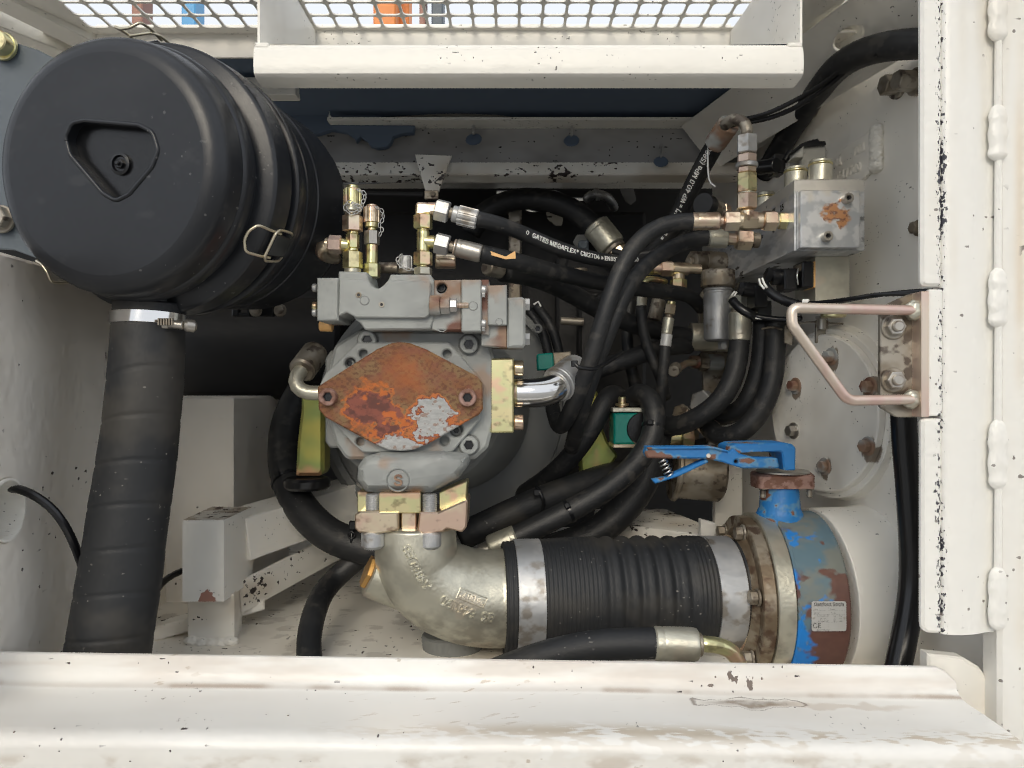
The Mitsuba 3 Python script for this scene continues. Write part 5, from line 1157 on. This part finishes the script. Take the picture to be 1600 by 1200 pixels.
# front hose with ferrule and bend, just behind the sill
k, W = hose('black hose with knurled brassy ferrule lying just behind the sill', [(740, 1066, .672), (800, 1043, .667), (850, 1026, .664), (900, 1014, .662), (950, 1007, .66), (1020, 1005, .66), (1030, 1005, .66)], 24, .66, 'rubber_dusty')
end(k, P(1020, 1005, .66), P(1090, 1007, .66), [('f', 70 / F * .66, 26 / F * .66, 'zinc_pale', 'ferrule'), ('c', 6 / F * .66, 18 / F * .66, 'steel_dirty', 'collar')])
obj('bent_pipe', tube([P(1092, 1006, .66), P(1112, 1007, .66), P(1135, 1013, .661), P(1150, 1027, .663), P(1160, 1055, .666)], 12.5 / F * .66, 20), 'zinc_yellow', k, True)
# cables above the handle
c1 = thing('black_cable', 'pair of thin black cables with white striped ends above the rod handle', 'cable')
obj('cable', [tube([P(1198, 440, .78), P(1200, 452, .775), P(1222, 466, .765), P(1246, 473, .75), P(1290, 472, .72), P(1350, 464, .68), P(1420, 456, .65), P(1470, 454, .63)], 3.6 / F * .70, 10), tube([P(1246, 474, .752), P(1300, 473, .722), P(1360, 462, .675), P(1420, 459, .65), P(1470, 462, .63)], 3.6 / F * .70, 10)], 'gloss_black', c1, True)
obj('sleeve', tube([P(1194, 446, .778), P(1205, 458, .77), P(1226, 470, .762), P(1246, 476, .75)], 7.5 / F * .76, 14), 'gloss_black', c1, True)
obj('white_stripe', [tube([P(1186, 436, .776), P(1188, 444, .772), P(1194, 451, .768)], .0011, 8), tube([P(1191, 435, .775), P(1194, 443, .771), P(1198, 449, .767)], .0011, 8), cyl(P(1254, 471, .742), P(1264, 471, .738), .0024)], 'print_white', c1, True)
c1 = thing('black_cable', 'short sleeved black cable crossing the ferrule below the filter plug', 'cable')
obj('sleeve', tube([P(1144, 468, .86), P(1152, 478, .855), P(1166, 488, .85), P(1178, 494, .85)], 7 / F * .86, 14), 'gloss_black', c1, True)
obj('white_stripe', [tube([P(1143, 462, .862), P(1148, 455, .862)], .001, 8), tube([P(1147, 463, .861), P(1151, 456, .861)], .001, 8), tube([P(1180, 493.5, .848), P(1205, 496, .845)], .0011, 8), tube([P(1180, 497, .848), P(1205, 499, .845)], .0011, 8)], 'print_white', c1, True)
obj('cable', tube([P(1178, 494, .85), P(1200, 497, .846), P(1230, 499, .84), P(1252, 497, .83)], .003, 10), 'gloss_black', c1, True)
# cables and conduit in the upper right
k, W = hose('ribbed black conduit bending along the upper right corner plate', [(1500, 66, .66), (1440, 68, .68), (1390, 72, .70), (1345, 84, .73), (1310, 105, .77), (1280, 140, .83), (1235, 205, .93), (1195, 270, 1.02)], 22, .72, 'rubber', 'cable_conduit', 'conduit')
solo('thin_cable', tube([P(1128, 196, .86), P(1150, 189, .84), P(1190, 180, .82), P(1240, 158, .80), P(1290, 128, .77), P(1330, 96, .74), P(1370, 74, .70)], .0024, 10), 'gloss_black', 'upper thin black cable swooping to the roof corner', 'cable')
solo('thin_cable', tube([P(1128, 200, .865), P(1150, 194, .845), P(1195, 186, .825), P(1248, 165, .80), P(1298, 132, .77), P(1335, 102, .74), P(1372, 84, .70)], .0026, 10), 'gloss_black', 'lower thin black cable of the pair by the roof corner', 'cable')
solo('ground_wire', tube([P(1106, 236, .88), P(1108, 280, .88), P(1112, 288, .878), P(1118, 292, .876)], .0013, 8), 'galvanised', 'short bare wire end beside the printed pressure hose', 'wire')
# rubber seal behind the handle
solo('rubber_hose_strip', tube([P(1412, 600, .70), P(1412, 660, .70), P(1418, 740, .70), P(1424, 830, .70), P(1424, 920, .70), P(1412, 1000, .69), P(1395, 1080, .68)], .0112, 20), 'gloss_black', 'black hose hanging behind the strike handle plate down to the sill', 'hose')
# floor parts on the right
sp_ = thing('floor_shelf', 'white angled shelf plate behind the suction hose', 'shelf')
obj('top', prism([(hx(925, 1.02), 1.02), (hx(1095, .93), .93), (hx(1120, .96), .96), (hx(1040, 1.12), 1.12), (hx(930, 1.12), 1.12)], .018, Frame([0, 0, EYE - .182], [1, 0, 0], [0, 1, 0], [0, 0, 1]), .001), 'paint_chipped', sp_)
obj('end_lug', plate([(1095, 850), (1118, 842), (1118, 818), (1095, 812)], .915, .012, 2), 'paint_white', sp_)
solo('wall_strip', plate([(1117, 1000), (1160, 1000), (1160, 724), (1117, 718)], 1.05, .012, 1), 'paint_white', 'upright white strip left of the blue valve neck', 'strip')
solo('pipe_end', [cyl(P(1055, 735, 1.02), P(1128, 742, 1.02), .036, .004, 40), cyl(P(1050, 735, 1.02), P(1060, 736, 1.02), .040, .003, 40)], 'steel_dirty', 'dull round pipe end behind the blue lever trigger', 'pipe')
solo('brass_plug', [cyl(P(1035, 684, 1.0), P(1062, 684, 1.0), .0105), hexa(P(1062, 684, 1.0), P(1082, 684, 1.0), .018)], 'zinc_yellow', 'brassy plug behind the hose right of the teal block', 'plug')
solo('flange_ring', [lathe([(0, .03), (0, .036), (.006, .042), (.012, .038), (.02, .046), (.024, .03)], P(1085, 690, 1.03), [1, .3, 0], 36)], 'steel_dirty', 'dull stepped flange ring behind the outer thick hose end', 'flange')
# more of the tangle between pump and wall
k, W = hose('thin black hose looping under the brassy fitting row into the dark', [(958, 392, 1.0), (980, 398, .99), (1010, 396, .985), (1040, 388, .98), (1062, 372, .98), (1078, 350, 1.0)], 5, .99)
k, W = hose('thin black hose sagging beside the long hoses toward the teal block', [(985, 470, 1.0), (980, 520, .99), (984, 565, .985), (992, 605, .99), (990, 640, 1.0)], 9, .99)
k, W = hose('black hose running level behind the two long hoses', [(905, 590, .93), (940, 575, .93), (985, 560, .94), (1030, 545, .96), (1075, 540, 1.0)], 14, .95)
k, W = hose('black hose climbing at the right edge of the pump housing', [(838, 478, 1.0), (858, 505, .99), (871, 540, .985), (875, 580, .985), (872, 620, .99)], 7.5, .99)
k, W = hose('second black hose beside it on the pump housing edge', [(826, 486, 1.0), (845, 515, .99), (856, 550, .985), (859, 590, .985)], 7.5, .99)
k, W = hose('thin dark hose crossing low behind the blue lever', [(1000, 690, 1.03), (1040, 705, 1.03), (1080, 700, 1.04), (1110, 690, 1.06)], 10, 1.03)
ft = thing('grey_elbow', 'pale grey elbow pipe in the shade right of the bright slots', 'pipe')
obj('pipe', tube([P(916, 312, 1.25), P(926, 304, 1.24), P(938, 304, 1.24), P(950, 310, 1.25), P(960, 325, 1.28)], .0075, 14), 'galvanised', ft, True)
obj('collar', cyl(P(930, 304, 1.238), P(936, 303, 1.238), .0105), 'galvanised', ft)
solo('pale_flap', plate([(968, 294), (990, 294), (994, 312), (986, 320), (978, 314)], 1.25, .004, 3), 'paint_shaded_grey', 'pale curved flap in the dark below the cross member', 'flap')
ft = thing('wall_fitting', 'dull hexagon fitting half hidden in the bend of the thick hoses', 'fitting')
chain(ft, P(1112, 632, 1.05), [-.7, -.7, .1], [('c', .012, .016, 'steel_dirty', 'stem'), ('h', .018, .0175, 'galvanised', 'hex_nut')])
ft = thing('wall_fitting', 'small dull fitting left of the hexagon one inside the hose bend', 'fitting')
chain(ft, P(1076, 652, 1.05), [-.6, -.7, .3], [('c', .012, .010, 'steel_dirty', 'stem'), ('h', .014, .012, 'steel_dirty', 'hex_nut')])
solo('wire_hook', tube([P(834, 476, .98), P(838, 471, .98), P(844, 473, .98), P(845, 479, .98)], .0012, 8), 'print_white', 'small white curved wire end above the pump housing', 'wire')
def tie(label, W, f, r):
    q_, u_ = spline(W, .002); i_ = int(f * (len(q_) - 1)); t_ = unit(q_[i_ + 1] - q_[i_ - 1])
    k_ = thing('cable_tie', label, 'cable tie')
    obj('strap', ring(q_[i_] - t_ * .002, q_[i_] + t_ * .002, r * .97, r * 1.07, .0003, 28), 'gloss_black', k_)
    e_ = unit(np.array([-.4, -1, .5]) - t_ * (np.array([-.4, -1, .5]) @ t_)); h_ = q_[i_] + e_ * r
    obj('head', prism(np.array([(-.003, -.0032), (.003, -.0032), (.003, .0032), (-.003, .0032)]), .004, Frame(h_ + e_ * .004, t_, np.cross(e_, t_), e_), .0008), 'gloss_black', k_)
tie('black tie near the upper end of the hose looping over the teal block', [P(*p) for p in [(1022, 648, .885), (1015, 690, .875), (985, 733, .865), (935, 772, .855)]], .12, 17.5 / F * .87)
tie('black tie low on the hose looping over the teal block', [P(*p) for p in [(985, 733, .865), (935, 772, .855), (870, 808, .85), (800, 842, .85)]], .55, 17.5 / F * .87)
tie('black tie on the middle of the fat hose left of the pump elbow', [P(*p) for p in [(443, 700, .94), (450, 750, .91), (476, 800, .88)]], .5, 25 / F * .91)
solo('relay_box', [bar(905, 375, 920, 392, 1.10, .02, 2, .002), cyl(P(912, 383, 1.101), P(912, 383, 1.095), .005)], 'plate_slate', 'small dark square box with round boss near the brassy ferrule', 'box')
solo('thin_cable', tube([P(985, 410, .92), P(1000, 392, .92), P(1006, 380, .93)], .0012, 8), 'galvanised', 'short bent wire left of the brassy fitting row', 'wire')
# ------------------------------------------------------------------ engine shapes in the dark
eg = thing('engine', 'dark engine block with brackets deep in the bay behind the hoses', 'engine')
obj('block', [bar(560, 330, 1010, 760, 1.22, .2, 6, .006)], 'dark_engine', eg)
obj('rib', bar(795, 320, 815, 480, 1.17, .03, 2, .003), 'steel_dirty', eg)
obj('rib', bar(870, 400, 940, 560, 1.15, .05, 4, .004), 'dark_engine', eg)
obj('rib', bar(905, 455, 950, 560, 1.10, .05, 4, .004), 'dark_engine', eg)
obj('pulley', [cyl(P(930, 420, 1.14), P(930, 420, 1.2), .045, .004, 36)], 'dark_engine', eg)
obj('bolt_head', hexa(P(908, 378, 1.12), P(908, 378, 1.16), .012), 'cast_dark', eg, 25)
obj('spigot', cyl(P(876, 501, 1.09), P(912, 503, 1.09), .0055), 'steel_dirty', eg)
obj('stud', [cyl(P(905, 420, 1.1), P(905, 432, 1.1), .012)], 'steel_dirty', eg)
obj('pale_plate', plate([(853, 330), (880, 340), (878, 352), (868, 352), (856, 342)], 1.19, .004, 2), 'paint_chipped', eg)
ek = thing('silencer', 'dark round drum in the shade under the black canister', 'drum')
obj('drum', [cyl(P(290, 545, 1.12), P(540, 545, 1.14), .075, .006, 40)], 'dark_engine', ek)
obj('bracket', [bar(362, 476, 372, 494, .98, .01, 1), bar(372, 488, 388, 494, .98, .01, 1), bar(386, 476, 390, 494, .98, .01, 1), bar(404, 476, 426, 494, .99, .01, 2)], 'gloss_black', ek)
for x in (400, 438): obj('bolt', bolt(P(x, 485, .975), [0, -1, 0], .006, .006), 'steel_dirty', ek, 25)
# ------------------------------------------------------------------ things outside, seen through the roof grille
def outside(name, x0, x1, y0, y1, d, m, label, cat):
    solo(name, bar(x0, y0, x1, y1, d, .06 * d / 2, 0, .004), m, label, cat)
outside('orange_upright', 583, 618, -200, 60, 2.4, 'orange_paint', 'wide orange steel upright seen through the roof grille', 'upright')
outside('orange_upright', 622, 639, -200, 60, 2.5, 'orange_paint', 'narrow orange steel upright beside the wide one above the grille', 'upright')
outside('outside_post', 655, 664, -200, 60, 2.3, 'brown_paint', 'thin brown post seen through the roof grille', 'post')
outside('outside_post', 674, 692, -200, 60, 2.3, 'plate_slate', 'dark grey post seen through the grille', 'post')
outside('blue_post', 283, 305, -200, 60, 2.4, 'sky_blue_paint', 'blue post seen through the left part of the grille', 'post')
outside('brown_frame', 205, 222, -200, 60, 2.4, 'brown_paint', 'reddish brown frame seen at the left end of the grille', 'frame')
